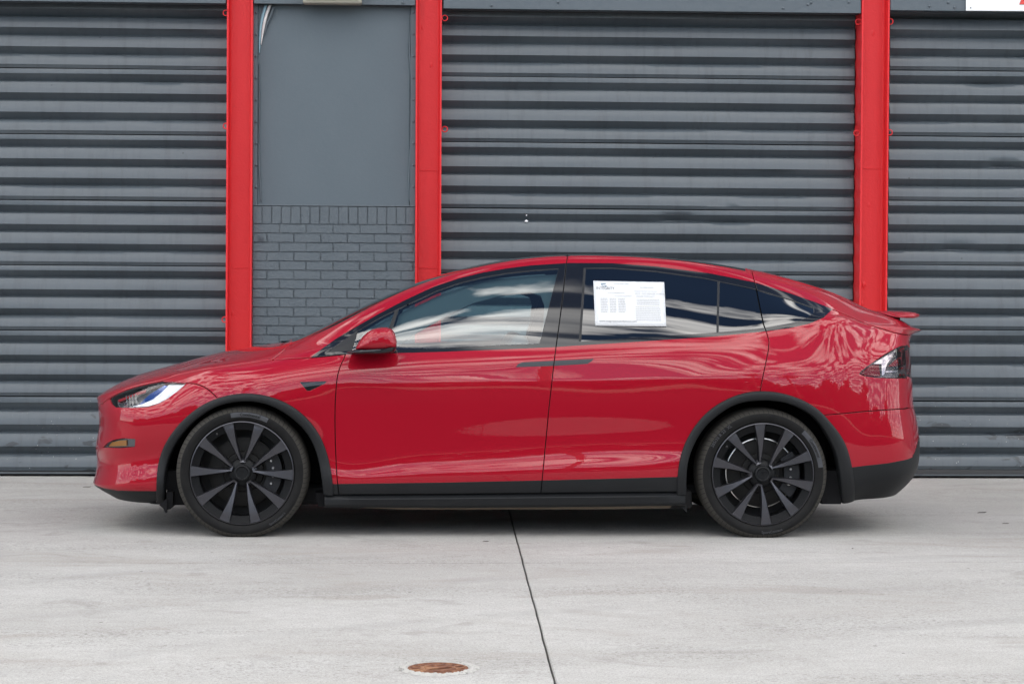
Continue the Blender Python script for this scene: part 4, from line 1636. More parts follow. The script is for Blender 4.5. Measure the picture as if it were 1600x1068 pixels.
# orient every triangle outward
c3 = VP[TRI].mean(1)
fn = np.cross(VP[TRI[:, 1]] - VP[TRI[:, 0]], VP[TRI[:, 2]] - VP[TRI[:, 0]])
flip = (fn * VN[TRI].mean(1)).sum(1) < 0
TRI[flip] = TRI[flip][:, [0, 2, 1]]
# (x, L, z) is left-handed against the world (y = Y_CAR - L): keep that in mind when writing faces
uvc = UV[TRI].mean(1)
cu, cvv = uvc[:, 0], uvc[:, 1]
vpx, vpy = bil(PX, UV[:, 0], UV[:, 1]), bil(PY, UV[:, 0], UV[:, 1])
cx, cy = vpx[TRI].mean(1), vpy[TRI].mean(1)

V10 = JV[10]
side = cvv < V10 + .5
isin = lambda poly: inside(cx, cy, poly)
reg = np.full(len(TRI), 'none', dtype=object)


def put(name, mask):
    reg[mask & (reg == 'none')] = name


gapm = np.zeros(len(TRI), bool)
for s_ in SEAMS:
    m = line_dist(cx, cy, s_) < GAP * .98
    if s_ is s_sill:
        m &= (cx < 1068)
    gapm |= m & (cvv < V10 + 14) & (cu > 2) & (cu < NU - 3)
lampgap = np.zeros(len(TRI), bool)
for o_ in (headl, fogl, taill):
    c_ = o_.mean(0)
    big_ = c_ + (o_ - c_) * (1 + 1.6 / np.linalg.norm(o_ - c_, axis=1, keepdims=True))
    lampgap |= isin(big_) & ~isin(o_) & side
arch = (isin(arch_f_poly) | isin(arch_r_poly)) & (cvv < JV[7])
put('arch', arch)
put('headlight', isin(headl) & side)
put('fog', isin(fogl) & side)
put('taillight', isin(taill) & side)
put('gap', gapm | lampgap)
ind, ing = isin(dlo) & side, isin(glz) & side
put('tri', ind & isin(tri))
put('post_a', ind & isin(post_a) & ing)
put('post_b', ind & isin(post_b) & ing)
put('post_c', ind & ing & isin(post_c))
put('post_d', ind & ing & isin(post_d))
bx = np.interp(cy, s_door_b[:, 1], s_door_b[:, 0])
rx = np.interp(cy, s_door_r[:, 1], s_door_r[:, 0])
fx = np.interp(cy, s_door_f[:, 1], s_door_f[:, 0])
put('pillar_f', ind & isin(pil_f) & (cx < bx))
put('pillar_r', ind & isin(pil_r) & (cx > bx))
put('glass_q', ing & (cx > rx))
put('glass_r', ing & (cx > bx))
put('glass_f', ing)
put('trim_q', ind & (cx > rx))
put('trim_r', ind & (cx > bx))
put('trim_f', ind)
put('handle_f', isin(han_f) & side)
put('handle_r', isin(han_r) & side)
put('badge', isin(badge) & side)
hood_poly = np.concatenate([s_hood, s_cowl, [(456, 400), (60, 400), (60, 634)]])
put('hood', isin(hood_poly))
put('screen', (cvv > V10) & (cx >= 455) & (cx < 800))
put('roofglass', (cvv > V10) & (cx >= 800) & (cx < 1168))
put('hatchglass', (cvv > JV[11]) & (cx >= 1185) & (cx < 1325))
hatch_y = np.interp(cx, s_hatch[:, 0], s_hatch[:, 1])
put('hatch', ((cvv > V10) & (cx >= 1168)) | ((cx > 1301) & (cy < hatch_y)))
chin_y = np.interp(cx, chin_l[:, 0], chin_l[:, 1])
bump_poly = np.concatenate([s_hood[:8], [(291, 598)], s_bump, [(340, 640), (340, 900), (60, 900), (60, 634)]])
inb = isin(bump_poly)
put('chin', inb & (cy > chin_y))
put('fbumper', inb)
rear_y = np.interp(cx, rear_l[:, 0], rear_l[:, 1])
rb_y = np.interp(cx, s_rbump[:, 0], s_rbump[:, 1])
rearz = (cx > 1287)
put('diffuser', rearz & (cx > 1300) & (cy > rear_y))
put('rbumper', rearz & (cy > rb_y))
sill_y = np.interp(cx, s_sill[:, 0], s_sill[:, 1])
clad_y = np.interp(cx, clad_l[:, 0], clad_l[:, 1])
put('rocker', (cy > sill_y))
put('clad_fender', (cy > clad_y) & (cx < fx) & (cx > 400))
put('clad_f', (cy > clad_y) & (cx < bx) & (cx > 400))
put('clad_r', (cy > clad_y) & (cx < 1080) & (cx > 400))
# above the side windows: pillar and roof rail
dtop = np.interp(cx, [424, 485, 502.5, 525, 555, 592, 630, 680, 755, 830, 890, 957, 1025, 1110, 1179, 1235, 1272, 1301], [562, 558, 545, 529, 511, 490, 470, 447, 425.5, 414.4, 410.7, 411, 416, 427, 441, 458, 471, 483])
above = (cy < dtop + 1.0) & (cx > 424) & (cx < 1301)
put('rail', above & (cx < bx))
put('rdoor', above & (cx < rx))
put('quarter', above)
put('fender', (cx < fx))
put('fdoor', (cx < bx))
put('rdoor', (cx < rx))
put('quarter', cx >= rx)


# ------------------------------------------------------------------ panels
def to_world(P):
    """car (x, L, z) -> scene"""
    P = np.asarray(P, float)
    return np.stack([P[..., 0], Y_CAR - P[..., 1], P[..., 2]], -1)


CARX = (bp(377.8, 740.4, .97)[0] + bp(1192.6, 740.8, .97)[0]) / 2
CAR_O = np.array([CARX, Y_CAR, 0.0])
car = empty('parked_car', CAR_O)
tag(car, 'glossy red electric crossover parked side-on on the concrete before the shutters', 'car')


def loc(P):
    return to_world(P) - CAR_O


def region_mesh(name, mask, off=0.0, flange=0.014, mirror=False, sharp_in=0.0):
    """the part of the skin under mask, moved out by off, with an edge that turns inward"""
    t = TRI[mask]
    if len(t) == 0:
        return None
    used, inv = np.unique(t, return_inverse=True)
    t = inv.reshape(-1, 3)
    P, N = VP[used] + VN[used] * off, VN[used].copy()
    verts, norms = [P], [N]
    faces = [t]
    if flange > 0:
        e = np.concatenate([t[:, [0, 1]], t[:, [1, 2]], t[:, [2, 0]]])
        key = np.sort(e, 1)
        k1 = key[:, 0].astype(np.int64) * len(P) + key[:, 1]
        uq, idx, cnt = np.unique(k1, return_index=True, return_counts=True)
        be = e[idx[cnt == 1]]
        # drop the edges on the centreline
        be = be[~((P[be[:, 0], 1] < 2e-3) & (P[be[:, 1], 1] < 2e-3))]
        if len(be):
            a, b = P[be[:, 0]], P[be[:, 1]]
            na, nb = N[be[:, 0]], N[be[:, 1]]
            out = np.cross(b - a, (na + nb) / 2)
            out /= np.linalg.norm(out, axis=1, keepdims=True) + 1e-12
            # a small rounded lip, then straight in
            r_ = .0022
            lipa, lipb = a - na * r_ + out * r_ * .55, b - nb * r_ + out * r_ * .55
            a2, b2 = a - na * flange + out * r_ * .55, b - nb * flange + out * r_ * .55
            n0 = sum(len(v) for v in verts)
            m = len(be)
            verts += [a, b, lipa, lipb, a2, b2]
            mid = (na + nb) / 2 + out
            mid /= np.linalg.norm(mid, axis=1, keepdims=True)
            norms += [na, nb, mid, mid, out, out]
            i = np.arange(m)
            A, B, LA, LB, A2, B2 = (n0 + q * m + i for q in range(6))
            faces.append(np.stack([B, A, LA], 1)); faces.append(np.stack([B, LA, LB], 1))
            faces.append(np.stack([LB, LA, A2], 1)); faces.append(np.stack([LB, A2, B2], 1))
    P, N, F = np.concatenate(verts), np.concatenate(norms), np.concatenate(faces)
    if mirror:
        P, N, F = P * [1, -1, 1], N * [1, -1, 1], F[:, ::-1]
    W = loc(P)
    WN = N * [1, -1, 1]
    return mesh_from(name, W, F[:, ::-1], True, WN)      # L runs against y: turn the faces round


def both(name, mask, mat, off=0.0, flange=0.014, parent=None, far_parent=None, label=None):
    me = region_mesh(name, mask, off, flange)
    if me is None:
        print('EMPTY REGION', name)
        return None, None
    o = link(name, me, mat, parent or car)
    me2 = region_mesh(name, mask, off, flange, True)
    o2 = link(name, me2, mat, (far_parent or parent) or car)
    return o, o2


def whole(name, mask, mat, off=0.0, flange=0.014, parent=None):
    """left and right halves in one mesh (a part that spans the car)"""
    a, b = region_mesh(name, mask, off, flange), region_mesh(name, mask, off, flange, True)
    na = len(a.vertices)
    co = np.concatenate([np.array([v.co[:] for v in a.vertices]), np.array([v.co[:] for v in b.vertices])])
    nr = []
    for me in (a, b):
        n = np.zeros((len(me.vertices), 3))
        for lp, cn in zip(me.loops, me.corner_normals):
            n[lp.vertex_index] = cn.vector[:]
        nr.append(n)
    f = [tuple(p.vertices) for p in a.polygons] + [tuple(i + na for i in p.vertices) for p in b.polygons]
    me = mesh_from(name, co, f, True, np.concatenate(nr))
    bpy.data.meshes.remove(a)
    bpy.data.meshes.remove(b)
    return link(name, me, mat, parent or car)


is_ = lambda *n: np.isin(reg, n)
hood = whole('hood', is_('hood'), M['paint'])
fbumper = whole('front_bumper', is_('fbumper'), M['paint'])
whole('lower_lip', is_('chin'), M['plastic'], .001, parent=fbumper)
ff, ff2 = both('front_fender', is_('fender'), M['paint'])
both('sill_cladding', is_('clad_fender'), M['plastic'], .002, parent=ff, far_parent=ff2)
fd, fd2 = both('front_door', is_('fdoor'), M['paint'])
both('window_glass', is_('glass_f'), M['glass_front'], -.005, 0.0, fd, fd2)
both('door_lining', is_('glass_f') & ~isin(lining), M['cabin'], -.055, 0.012, fd, fd2)
both('window_trim', is_('trim_f', 'pillar_f'), M['gloss'], 0.0, .02, fd, fd2)
both('window_post', is_('post_a'), M['satin'], -.001, .02, fd, fd2)
both('window_post', is_('post_b'), M['satin'], -.001, .02, fd, fd2)
both('corner_panel', is_('tri'), M['satin'], -.002, .02, fd, fd2)
both('door_handle', is_('handle_f'), M['handle'], .0005, .012, fd, fd2)
both('door_cladding', is_('clad_f'), M['plastic'], .002, .014, fd, fd2)
rd, rd2 = both('rear_door', is_('rdoor'), M['paint'])
both('window_glass', is_('glass_r'), M['glass_rear'], -.005, 0.0, rd, rd2)
both('window_trim', is_('trim_r', 'pillar_r'), M['gloss'], 0.0, .02, rd, rd2)
both('window_post', is_('post_c'), M['satin'], -.001, .02, rd, rd2)
both('window_post', is_('post_d'), M['satin'], -.001, .02, rd, rd2)
both('door_handle', is_('handle_r'), M['handle'], .0005, .012, rd, rd2)
both('door_cladding', is_('clad_r'), M['plastic'], .002, .014, rd, rd2)
qp, qp2 = both('rear_quarter_panel', is_('quarter'), M['paint'])
both('quarter_glass', is_('glass_q'), M['glass_rear'], -.005, 0.0, qp, qp2)
both('window_trim', is_('trim_q'), M['gloss'], 0.0, .02, qp, qp2)
rail, rail2 = both('roof_pillar', is_('rail'), M['paint'])
whole('windshield', is_('screen'), M['glass_roof'], -.003, .006)
whole('roof_glass', is_('roofglass'), M['glass_roof'], -.003, .006)
tailgate = whole('tailgate', is_('hatch'), M['paint'])
whole('rear_window', is_('hatchglass'), M['glass_rear'], -.002, .006, parent=tailgate)
rbumper = whole('rear_bumper', is_('rbumper'), M['paint'])
whole('lower_valance', is_('diffuser'), M['plastic'], .003, parent=rbumper)
for sg in (1, -1):
    rings = []
    for px in np.linspace(507, 1071, 24):
        tp_y = np.interp(px, [507, 700, 845, 960, 1071], [773.3, 771.9, 770.4, 769.2, 768.2])
        bt_y = np.interp(px, [507, 700, 850, 960, 1071], [792.0, 793.2, 792.0, 790.8, 789.2])
        end = min(1.0, (px - 507) / 60 + .25, (1071 - px) / 40 + .35)
        sec = [(tp_y, .948), (tp_y + 1.0, .953), (tp_y + 5.6, .953 + .022 * end), (tp_y + 7.0, .953 + .0235 * end), (bt_y - 4, .958 + .010 * end), (bt_y - .8, .955), (bt_y, .945), (bt_y, .80), (tp_y, .80)]
        ring = []
        for py, L in sec:
            x, z = bp(px, py, L)
            ring.append((x - CARX, -L * sg, z))
        rings.append(ring)
    v, f = loft(rings)
    bm = bmesh.new()
    bv = [bm.verts.new(q) for q in v]
    for q in f:
        bm.faces.new([bv[i] for i in q])
    link('rocker_panel', bm_mesh('rocker_panel', bm, True, 25), M['plastic'], car)
both('fender_badge', is_('badge'), M['gloss'], -.003, .012, ff, ff2)
# what lies behind the gaps
dark = ~is_('arch', 'glass_f', 'glass_r', 'glass_q', 'screen', 'roofglass', 'hatchglass', 'headlight', 'taillight', 'fog')
whole('body_shell', dark, M['black'], -.016, 0.0)

# ------------------------------------------------------------------ lamps
def skin_patch(name, poly, off, mat, parents, thick=.004, step=4.0):
    """a plate that follows the skin inside a polygon given on the photograph, near side and mirrored"""
    p = dens(poly, step, closed=True)
    lo, hi = p.min(0), p.max(0)
    gx, gy = np.meshgrid(np.arange(lo[0], hi[0], step), np.arange(lo[1], hi[1], step))
    q = np.stack([gx.ravel(), gy.ravel()], 1)
    q = q[inside(q[:, 0], q[:, 1], p)]
    pts = np.concatenate([p, q]) if len(q) else p
    n = len(p)
    vv, _, ff_, *_r = delaunay_2d_cdt([Vector(a) for a in pts], [(k, (k + 1) % n) for k in range(n)], [], 1, 1e-4)
    vv = np.array([(a.x, a.y) for a in vv])
    uv = to_uv(vv)
    P, N = bil(S, uv[:, 0], uv[:, 1]), bil(NRM, uv[:, 0], uv[:, 1])
    N /= np.linalg.norm(N, axis=1, keepdims=True) + 1e-12
    outs = []
    for mir, par in zip((False, True), parents):
        sg = np.array([1, -1, 1]) if mir else np.array([1, 1, 1])
        A, B = (P + N * off) * sg, (P + N * (off - thick)) * sg
        V = np.concatenate([loc(A), loc(B)])
        bm = bmesh.new()
        bv = [bm.verts.new(x) for x in V]
        m = len(P)
        cnt = {}
        for f in ff_:
            try:
                bm.faces.new([bv[i] for i in f])
                bm.faces.new([bv[i + m] for i in f][::-1])
            except ValueError:
                continue
            for a, b in zip(f, f[1:] + f[:1]):
                cnt[(min(a, b), max(a, b))] = cnt.get((min(a, b), max(a, b)), 0) + 1
        for (a, b), c in cnt.items():
            if c == 1:
                try:
                    bm.faces.new([bv[a], bv[b], bv[b + m], bv[a + m]])
                except ValueError:
                    pass
        outs.append(link(name, bm_mesh(name, bm, True, 40), mat, par))
    return outs


hl = empty('headlight', (0, 0, 0), car)
hl2 = empty('headlight', (0, 0, 0), car)
both('lamp_lens', is_('headlight'), M['lens'], -.002, .004, hl, hl2)
hp = (hl, hl2)
skin_patch('lamp_housing', headl, -.050, M['lamp_dark'], hp)
skin_patch('light_guide', [(288, 599.2), (276, 609), (259.5, 620.6), (246.5, 627.4), (231, 632.2), (211, 633.6), (206, 632), (222, 628.5), (238, 621), (250, 611), (258, 603), (262, 598.6)], -.014, M['lamp_white'], hp, .02)
skin_patch('lamp_bezel', [(254, 597.4), (261, 598.4), (249, 610), (237, 620), (221, 627.6), (213, 630), (219, 623), (232, 611)], -.024, M['blue_lens'], hp, .02)
skin_patch('reflector', [(176, 622), (190, 614), (206, 608.6), (213, 607), (205, 620), (208, 630), (196, 634), (182, 633), (177, 629)], -.036, M['chrome'], hp, .01)
for k in range(4):
    x0 = 192 + k * 5.2
    skin_patch('headlight_stripe', [(x0, 613 - k), (x0 + 1.8, 612.4 - k), (x0 + 3.4, 629 - k * .6), (x0 + 1.4, 629.4 - k * .6)], -.026, M['lamp_dark'], hp, .008, 2.5)  # grey stripes stand in for the striped reflection in the headlamp
skin_patch('headlight_stripe', [(178, 620.5), (212, 606.5), (226, 602.4), (224, 607), (206, 613), (180, 624)], -.028, M['red_lens'], hp, .004)
fg = empty('fog_lamp', (0, 0, 0), fbumper)
fg2 = empty('fog_lamp', (0, 0, 0), fbumper)
for o_ in (fg, fg2):
    bpy.data.objects.remove(o_)
both('fog_lamp', is_('fog'), M['lens'], -.002, .004, fbumper, fbumper)
fpp = (fbumper, fbumper)
skin_patch('fog_lamp_housing', fogl, -.020, M['lamp_dark'], fpp)
skin_patch('amber_reflector', [(167, 697), (173, 690.5), (184, 688), (196, 687.4), (196, 696.6)], -.010, M['amber'], fpp, .008)
skin_patch('chrome_blade', [(162, 698), (168.5, 692), (174, 689.2), (166.5, 697.4)], -.006, M['chrome'], fpp, .008)

tl = empty('taillight', (0, 0, 0), car)
tl2 = empty('taillight', (0, 0, 0), car)
both('lamp_lens', is_('taillight'), M['lens_smoked'], -.002, .004, tl, tl2)
tp = (tl, tl2)
skin_patch('lamp_housing', taill, -.030, M['lamp_dark'], tp)
skin_patch('red_reflector', [(1346, 583.2), (1361.5, 569.8), (1374, 569.8), (1376, 588), (1354, 586.2)], -.005, M['red_lens'], tp, .02)
skin_patch('reflection_patch', [(1379, 567.5), (1366, 567.4), (1386, 554.6), (1398, 547.4), (1402, 546), (1397, 556), (1388, 567), (1383, 585), (1379.5, 586)], -.012, M['chrome'], tp, .012)  # chrome patch shaped as the white reflection on the lens
skin_patch('brake_bar', [(1408, 542.8), (1414.5, 541.6), (1412.5, 556), (1413.5, 572), (1415, 587), (1409.5, 587.5), (1407.5, 572), (1405, 558)], -.004, M['red_lens'], tp, .014)
skin_patch('red_reflector', [(1392, 569.5), (1404, 560), (1407, 571), (1390, 572)], -.008, M['red_lens'], tp, .012)
skin_patch('lamp_stripe', [(1385, 579.3), (1411, 578.4), (1411, 580.2), (1385, 581.2)], -.010, M['chrome'], tp, .008)  # chrome strip added in place of a white reflection stripe
skin_patch('lamp_stripe', [(1388, 573), (1408, 572), (1408, 574.6), (1387, 575.4)], -.012, M['gloss'], tp, .008)

# ------------------------------------------------------------------ arch trims
def ring_strip(name, outer, inner, parents, n=72):
    """the plastic lip round a wheel opening: rises off the body at its outer edge, rolls in at its inner edge"""
    def resample(p):
        d = np.concatenate([[0], np.cumsum(np.sqrt((np.diff(p, axis=0) ** 2).sum(1)))])
        t = np.linspace(0, d[-1], n)
        return np.stack([np.interp(t, d, p[:, 0]), np.interp(t, d, p[:, 1])], 1)
    A, B = resample(outer), resample(inner)
    prof = [(0.0, -.012), (0.0, .006), (.05, .0115), (.30, .0155), (.62, .0165), (.86, .013), (.97, .007), (1.0, -.004), (1.0, -.085)]
    rows = []
    for f, off in prof:
        uv = to_uv(A + (B - A) * f)
        P, N = bil(S, uv[:, 0], uv[:, 1]), bil(NRM, uv[:, 0], uv[:, 1])
        N /= np.linalg.norm(N, axis=1, keepdims=True) + 1e-12
        N = N * .35 + np.array([0, .65, 0])
        N /= np.linalg.norm(N, axis=1, keepdims=True)
        if f == 1.0:                         # the lip turns straight in under the body
            N = np.zeros_like(N) + np.array([0, 1.0, 0])
        rows.append(P + N * off)
    rows = np.array(rows)
    for mir, par in zip((1, -1), parents):
        V = loc((rows * np.array([1, mir, 1])).reshape(-1, 3))
        F = []
        for i in range(len(prof) - 1):
            for k in range(n - 1):
                a = i * n + k
                F.append((a, a + 1, a + n + 1, a + n))
        bm = bmesh.new()
        bv = [bm.verts.new(v) for v in V]
        for q in F:
            bm.faces.new([bv[i] for i in q])
        me = bm_mesh(name, bm, True, 50)
        # the lip must look outward
        o = link(name, me, M['plastic'], par)


ring_strip('wheel_arch_trim', arch_f_out[2:], arch_f_in, (car, car))
ring_strip('wheel_arch_trim', arch_r_out, arch_r_in, (car, car))

# ------------------------------------------------------------------ wheels
WHEEL_L = 0.970          # outer face of the wheels
wf_x, wf_z = bp(377.8, 740.4, WHEEL_L)
wr_x, wr_z = bp(1192.6, 740.8, WHEEL_L)
TYRE_R = .377
WZ = TYRE_R - .012


def bend_text(me, radius, ang, face, flip=False):
    """text laid along a circle in the wheel's face; face = outward offset (the wheel looks along -y)"""
    for v in me.vertices:
        a = ang - v.co.x / radius if not flip else ang + v.co.x / radius
        r_ = radius + (v.co.y if not flip else -v.co.y)
        v.co = Vector((r_ * math.cos(a), -face - v.co.z, r_ * math.sin(a)))


# tyre: profile (radius, y); y = 0 is the outer face of the tyre, +y runs inward
W_T = .270


def tyre_profile():
    half = [(.291, .022), (.296, .012), (.303, .006), (.315, .001), (.330, -.002), (.341, -.001), (.3475, .0015), (.3545, .0065), (.3620, .0150), (.3690, .0270), (.3740, .0440), (.3766, .0660)]
    groove = []
    for gy in (.085, .120, .150, .185):
        groove += [(.377, gy - .006), (.370, gy - .005), (.370, gy + .005), (.377, gy + .006)]
    far = [(r_, W_T - y) for r_, y in half[::-1]]
    return half + groove + far


tp_ = tyre_profile()
tyre_me = lathe_mesh('tyre', tp_[:7], 120, True, 30)
tread_me = lathe_mesh('tread', tp_[6:], 120, True, 30)
# cuts across the shoulder
bm = bmesh.new()
for k in range(80):
    a = 2 * math.pi * k / 80
    vs = []
    for r_, y in ((.3490, .0022), (.3555, .0070), (.3628, .0150), (.3698, .0270), (.3760, .0560)):
        for s_ in (-1, 1):
            aa = a + s_ * .0042 + (y - .01) * .6
            vs.append(bm.verts.new((r_ * math.cos(aa), y - .0014, r_ * math.sin(aa))))
    for i in range(4):
        bm.faces.new([vs[2 * i], vs[2 * i + 1], vs[2 * i + 3], vs[2 * i + 2]])
sipe_me = bm_mesh('tread_cuts', bm)
# rim: outer lip, dark pocket ring, barrel
lip_me = lathe_mesh('rim_lip', [(.2925, .030), (.2945, .012), (.2930, .006), (.2890, .0045), (.2870, .0075), (.2860, .016)], 120)
pocket_me = lathe_mesh('rim_pocket', [(.2865, .012), (.2840, .0135), (.2460, .024), (.2440, .027), (.2440, .050)], 120)
barrel_me = lathe_mesh('rim_barrel', [(.2440, .048), (.2520, .070), (.2560, .200), (.2700, .250)], 90)
back_me = lathe_mesh('barrel_back', [(.27, .235), (.05, .225)], 60)
disc_me = lathe_mesh('brake_disc', [(.198, .125), (.198, .112), (.195, .110), (.118, .110), (.112, .100), (.085, .094), (.0, .094)], 90)
edge_me = lathe_mesh('disc_edge', [(.2015, .126), (.2015, .1095), (.1965, .1085)], 90)
hub_me = lathe_mesh('hub_disc', [(.084, .085), (.080, .052), (.072, .044), (.058, .037), (.0475, .034), (.0462, .0185)], 90)
cap_me = lathe_mesh('hub_cap', [(.0460, .0185), (.0445, .0125), (.0375, .0090), (.0335, .0125), (.0310, .0150), (.0, .0150)], 80)


def spoke_mesh(sign):
    """one blade of a pair that meets near the hub; sign = +1 / -1 side of the pair. the wheel's face looks along -y; the pair's axis is +x"""
    bm = bmesh.new()
    A, B = Vector((.0635, .0095 * sign)), Vector((.2885 * math.cos(R(18.2)), .2885 * math.sin(R(18.2)) * sign))
    d = (B - A).normalized()
    nrm = Vector((-d.y, d.x)) * sign          # towards the outside of the pair
    rings = []
    for t, wi, wo, dep in ((0.0, .0070, .0075, .0235), (.10, .0075, .0110, .0205), (.28, .0085, .0170, .0160), (.52, .0130, .0225, .0108), (.76, .0215, .0275, .0068), (.93, .0285, .0310, .0052), (1.0, .0310, .0325, .0050)):
        c = A + (B - A) * t
        bev = .0115 * max(0.0, 1 - t * 1.08) + .0016

        def pt(off, y):
            q = c + nrm * off
            return (q.x, y, q.y)
        rings.append([pt(-wi - bev * .55, dep + .012 + bev * .9), pt(-wi + bev * .30, dep + .0006), pt(wo - .0042 - .0025 * (1 - t), dep - .0008), pt(wo, dep + .0075), pt(wo + .001, dep + .032), pt(-wi - bev * .5, dep + .036)])
    # the outer end follows the rim's round
    last = rings[-1]
    rings[-1] = [tuple(np.array((x, 0, z)) * min(1.0, .2900 / math.hypot(x, z)) + np.array((0, y, 0))) for x, y, z in last]
    v, f = loft(rings)
    bv = [bm.verts.new(p) for p in v]
    for q in f:
        bm.faces.new([bv[i] for i in q])
    bmesh.ops.bevel(bm, geom=[e for e in bm.edges if e.calc_length() > .015], offset=.0011, segments=2, affect='EDGES')
    return bm_mesh('spoke', bm, True, 30)


sp_me = [spoke_mesh(1), spoke_mesh(-1)]
# the bridge where two blades of a pair meet
bm = bmesh.new()
rings = []
for r_, w, d in ((.0560, .0090, .0265), (.0595, .0150, .0232), (.0700, .0150, .0275), (.0840, .0150, .0420)):
    rings.append([(r_, d, -w), (r_, d, w), (r_ + .004, d + .022, w), (r_ + .004, d + .022, -w)])
v, f = loft(rings)
bv = [bm.verts.new(p) for p in v]
for q in f:
    bm.faces.new([bv[i] for i in q])
bridge_me = bm_mesh('spoke_bridge', bm, False)
# emblem-like mark on the cap: plain raised T shape
bm = bmesh.new()
pts = [(-.014, .012), (0, .0145), (.014, .012), (.012, .0085), (.003, .0085), (0, -.016), (-.003, .0085), (-.012, .0085)]
vs = [bm.verts.new((p[0], .0142, p[1])) for p in pts]
bm.faces.new(vs)
r_ = bmesh.ops.extrude_face_region(bm, geom=list(bm.faces))
for vtx in [g for g in r_['geom'] if isinstance(g, bmesh.types.BMVert)]:
    vtx.co.y -= .0012
mark_me = bm_mesh('cap_mark', bm)
valve_me = lathe_mesh('valve', [(.0062, .013), (.0062, .004), (.0040, .0030), (.0, .0030)], 20)
bolt_me = lathe_mesh('bolt', [(.008, .0), (.008, -.008), (.006, -.010), (0, -.010)], 14)


def caliper_mesh():
    bm = bmesh.new()
    rings = []
    for k in range(11):
        a = R(-38 + 76 * k / 10)
        e = 1 - .25 * abs(k - 5) / 5
        ro, ri = .205 + .018 * e, .135 + .01 * (1 - e)
        rings.append([(ri * math.cos(a), .090, ri * math.sin(a)), (ri * math.cos(a), .078, ri * math.sin(a)), (ro * math.cos(a), .074, ro * math.sin(a)), (ro * math.cos(a), .13, ro * math.sin(a)), (ri * math.cos(a), .13, ri * math.sin(a))])
    v, f = loft(rings)
    bv = [bm.verts.new(p) for p in v]
    for q in f:
        bm.faces.new([bv[i] for i in q])
    bmesh.ops.bevel(bm, geom=[e for e in bm.edges if e.calc_length() > .03], offset=.004, segments=2, affect='EDGES')
    return bm_mesh('caliper', bm, True, 40)


cal_me = caliper_mesh()
liner_me = {}


def wheel(x, L, rot, side_far, front, texts):
    w = empty('wheel', (x - CAR_O[0], -L if not side_far else L, WZ), car)
    if side_far:
        w.rotation_euler = (0, 0, math.pi)
    link('tyre', tyre_me, M['tyre'], w)
    link('tread', tread_me, M['tread'], w)
    sc_ = link('tread_cuts', sipe_me, M['black'], w)
    sc_['kind'] = 'stuff'
    link('rim_lip', lip_me, M['spoke'], w)
    link('rim_pocket', pocket_me, M['rim_dark'], w)
    link('rim_barrel', barrel_me, M['rim_black'], w)
    link('barrel_back', back_me, M['rim_black'], w)
    link('brake_disc', disc_me, M['disc'], w)
    if not front:
        link('disc_edge', edge_me, M['disc_edge'], w)
    link('hub_disc', hub_me, M['hub'], w)
    cp = link('hub_cap', cap_me, M['hub'], w)
    link('cap_mark', mark_me, M['rim_dark'], w)
    for k in range(5):
        a = R(rot + 72 * k)
        for s_ in (0, 1):
            o = link('spoke', sp_me[s_], M['spoke'], w)
            o.rotation_euler = (0, -a, 0)
        o = link('spoke_bridge', bridge_me, M['spoke'], w)
        o.rotation_euler = (0, -a, 0)
    # pocket edges: thin dark seams beside every blade are left by the blades' own thickness
    va = R(texts.get('valve', 126))
    o = link('valve', valve_me, M['rim_black'], w, (.262 * math.cos(va), .006, .262 * math.sin(va)))
    c = link('caliper', cal_me, M['caliper'], w)
    c.rotation_euler = (0, -R(0 if front else -2), 0)
    for k in (-22, -8, 8, 22):
        a = R(k)
        link('caliper_bolt', bolt_me, M['steel'], w, (.172 * math.cos(a), .078, .172 * math.sin(a)))
    if not side_far:
        for body, size, ang, rad, flip, mat in texts['lines']:
            me = text_mesh(body, size, .0008, 1.04, .0004)
            bend_text(me, rad, R(ang), .0045, flip)
            link('lettering', me, M[mat], w)
        for a0, a1, rad, hw in texts.get('bands', []):
            n = 24
            rr = [(rad - hw, -.0012), (rad, -.0036), (rad + hw, -.0016)]
            v, f = lathe([(q, y) for q, y in rr], n, a0=R(a0), a1=R(a1))
            me = mesh_from('tyre_band', v, f, True)
            link('tyre_band', me, M['tyre_band'], w)
    return w


tf = {'valve': 123, 'lines': [('Continental', .0235, 82, .3315, False, 'tyre_text'), ('SportContact 6', .017, -52, .331, True, 'tyre_text_pale')], 'bands': [(64, 101, .3310, .0135)]}
tr = {'valve': 143, 'lines': [('285/35 R 22  XL', .024, 138, .3345, False, 'tyre_text_pale'), ('Continental', .0235, 27, .3330, False, 'tyre_text'), ('SportContact', .021, -81, .3330, True, 'tyre_text_pale')], 'bands': [(7, 47, .3330, .0135)]}
wheel(wf_x, WHEEL_L, 88, False, True, tf)
wheel(wr_x, WHEEL_L, 112, False, False, tr)
wheel(wf_x, WHEEL_L, 40, True, True, tf)
wheel(wr_x, WHEEL_L, 10, True, False, tr)

# ------------------------------------------------------------------ wheel wells, underbody, cabin
for x in (wf_x, wr_x):
    for sg in (1, -1):
        v, f = lathe([(.485, -.87), (.485, -.60), (.46, -.50), (.0, -.49)], 40, a0=R(-17), a1=R(197))
        v = [(p[0], p[1] * sg, p[2]) for p in v]
        me = mesh_from('wheel_well', v, f, False)
        link('wheel_well', me, M['black'], car, (x - CAR_O[0], 0, WZ + .02))
xl, xr = bp(262, 780, .5)[0] - CARX, bp(1330, 780, .5)[0] - CARX
me = box_mesh('underbody', (xl + 1.0, -.86, .155), (xr - 1.0, .86, .26), .02)
link('underbody', me, M['under'], car)
me = box_mesh('subframe', (-1.34, -.66, .155), (xl + .995, .66, .26), .02)
link('subframe', me, M['under'], car)
me = box_mesh('front_undertray', (xl + .02, -.62, .21), (xl + 1.02, .62, .27), .02)
link('front_undertray', me, M['under'], car)
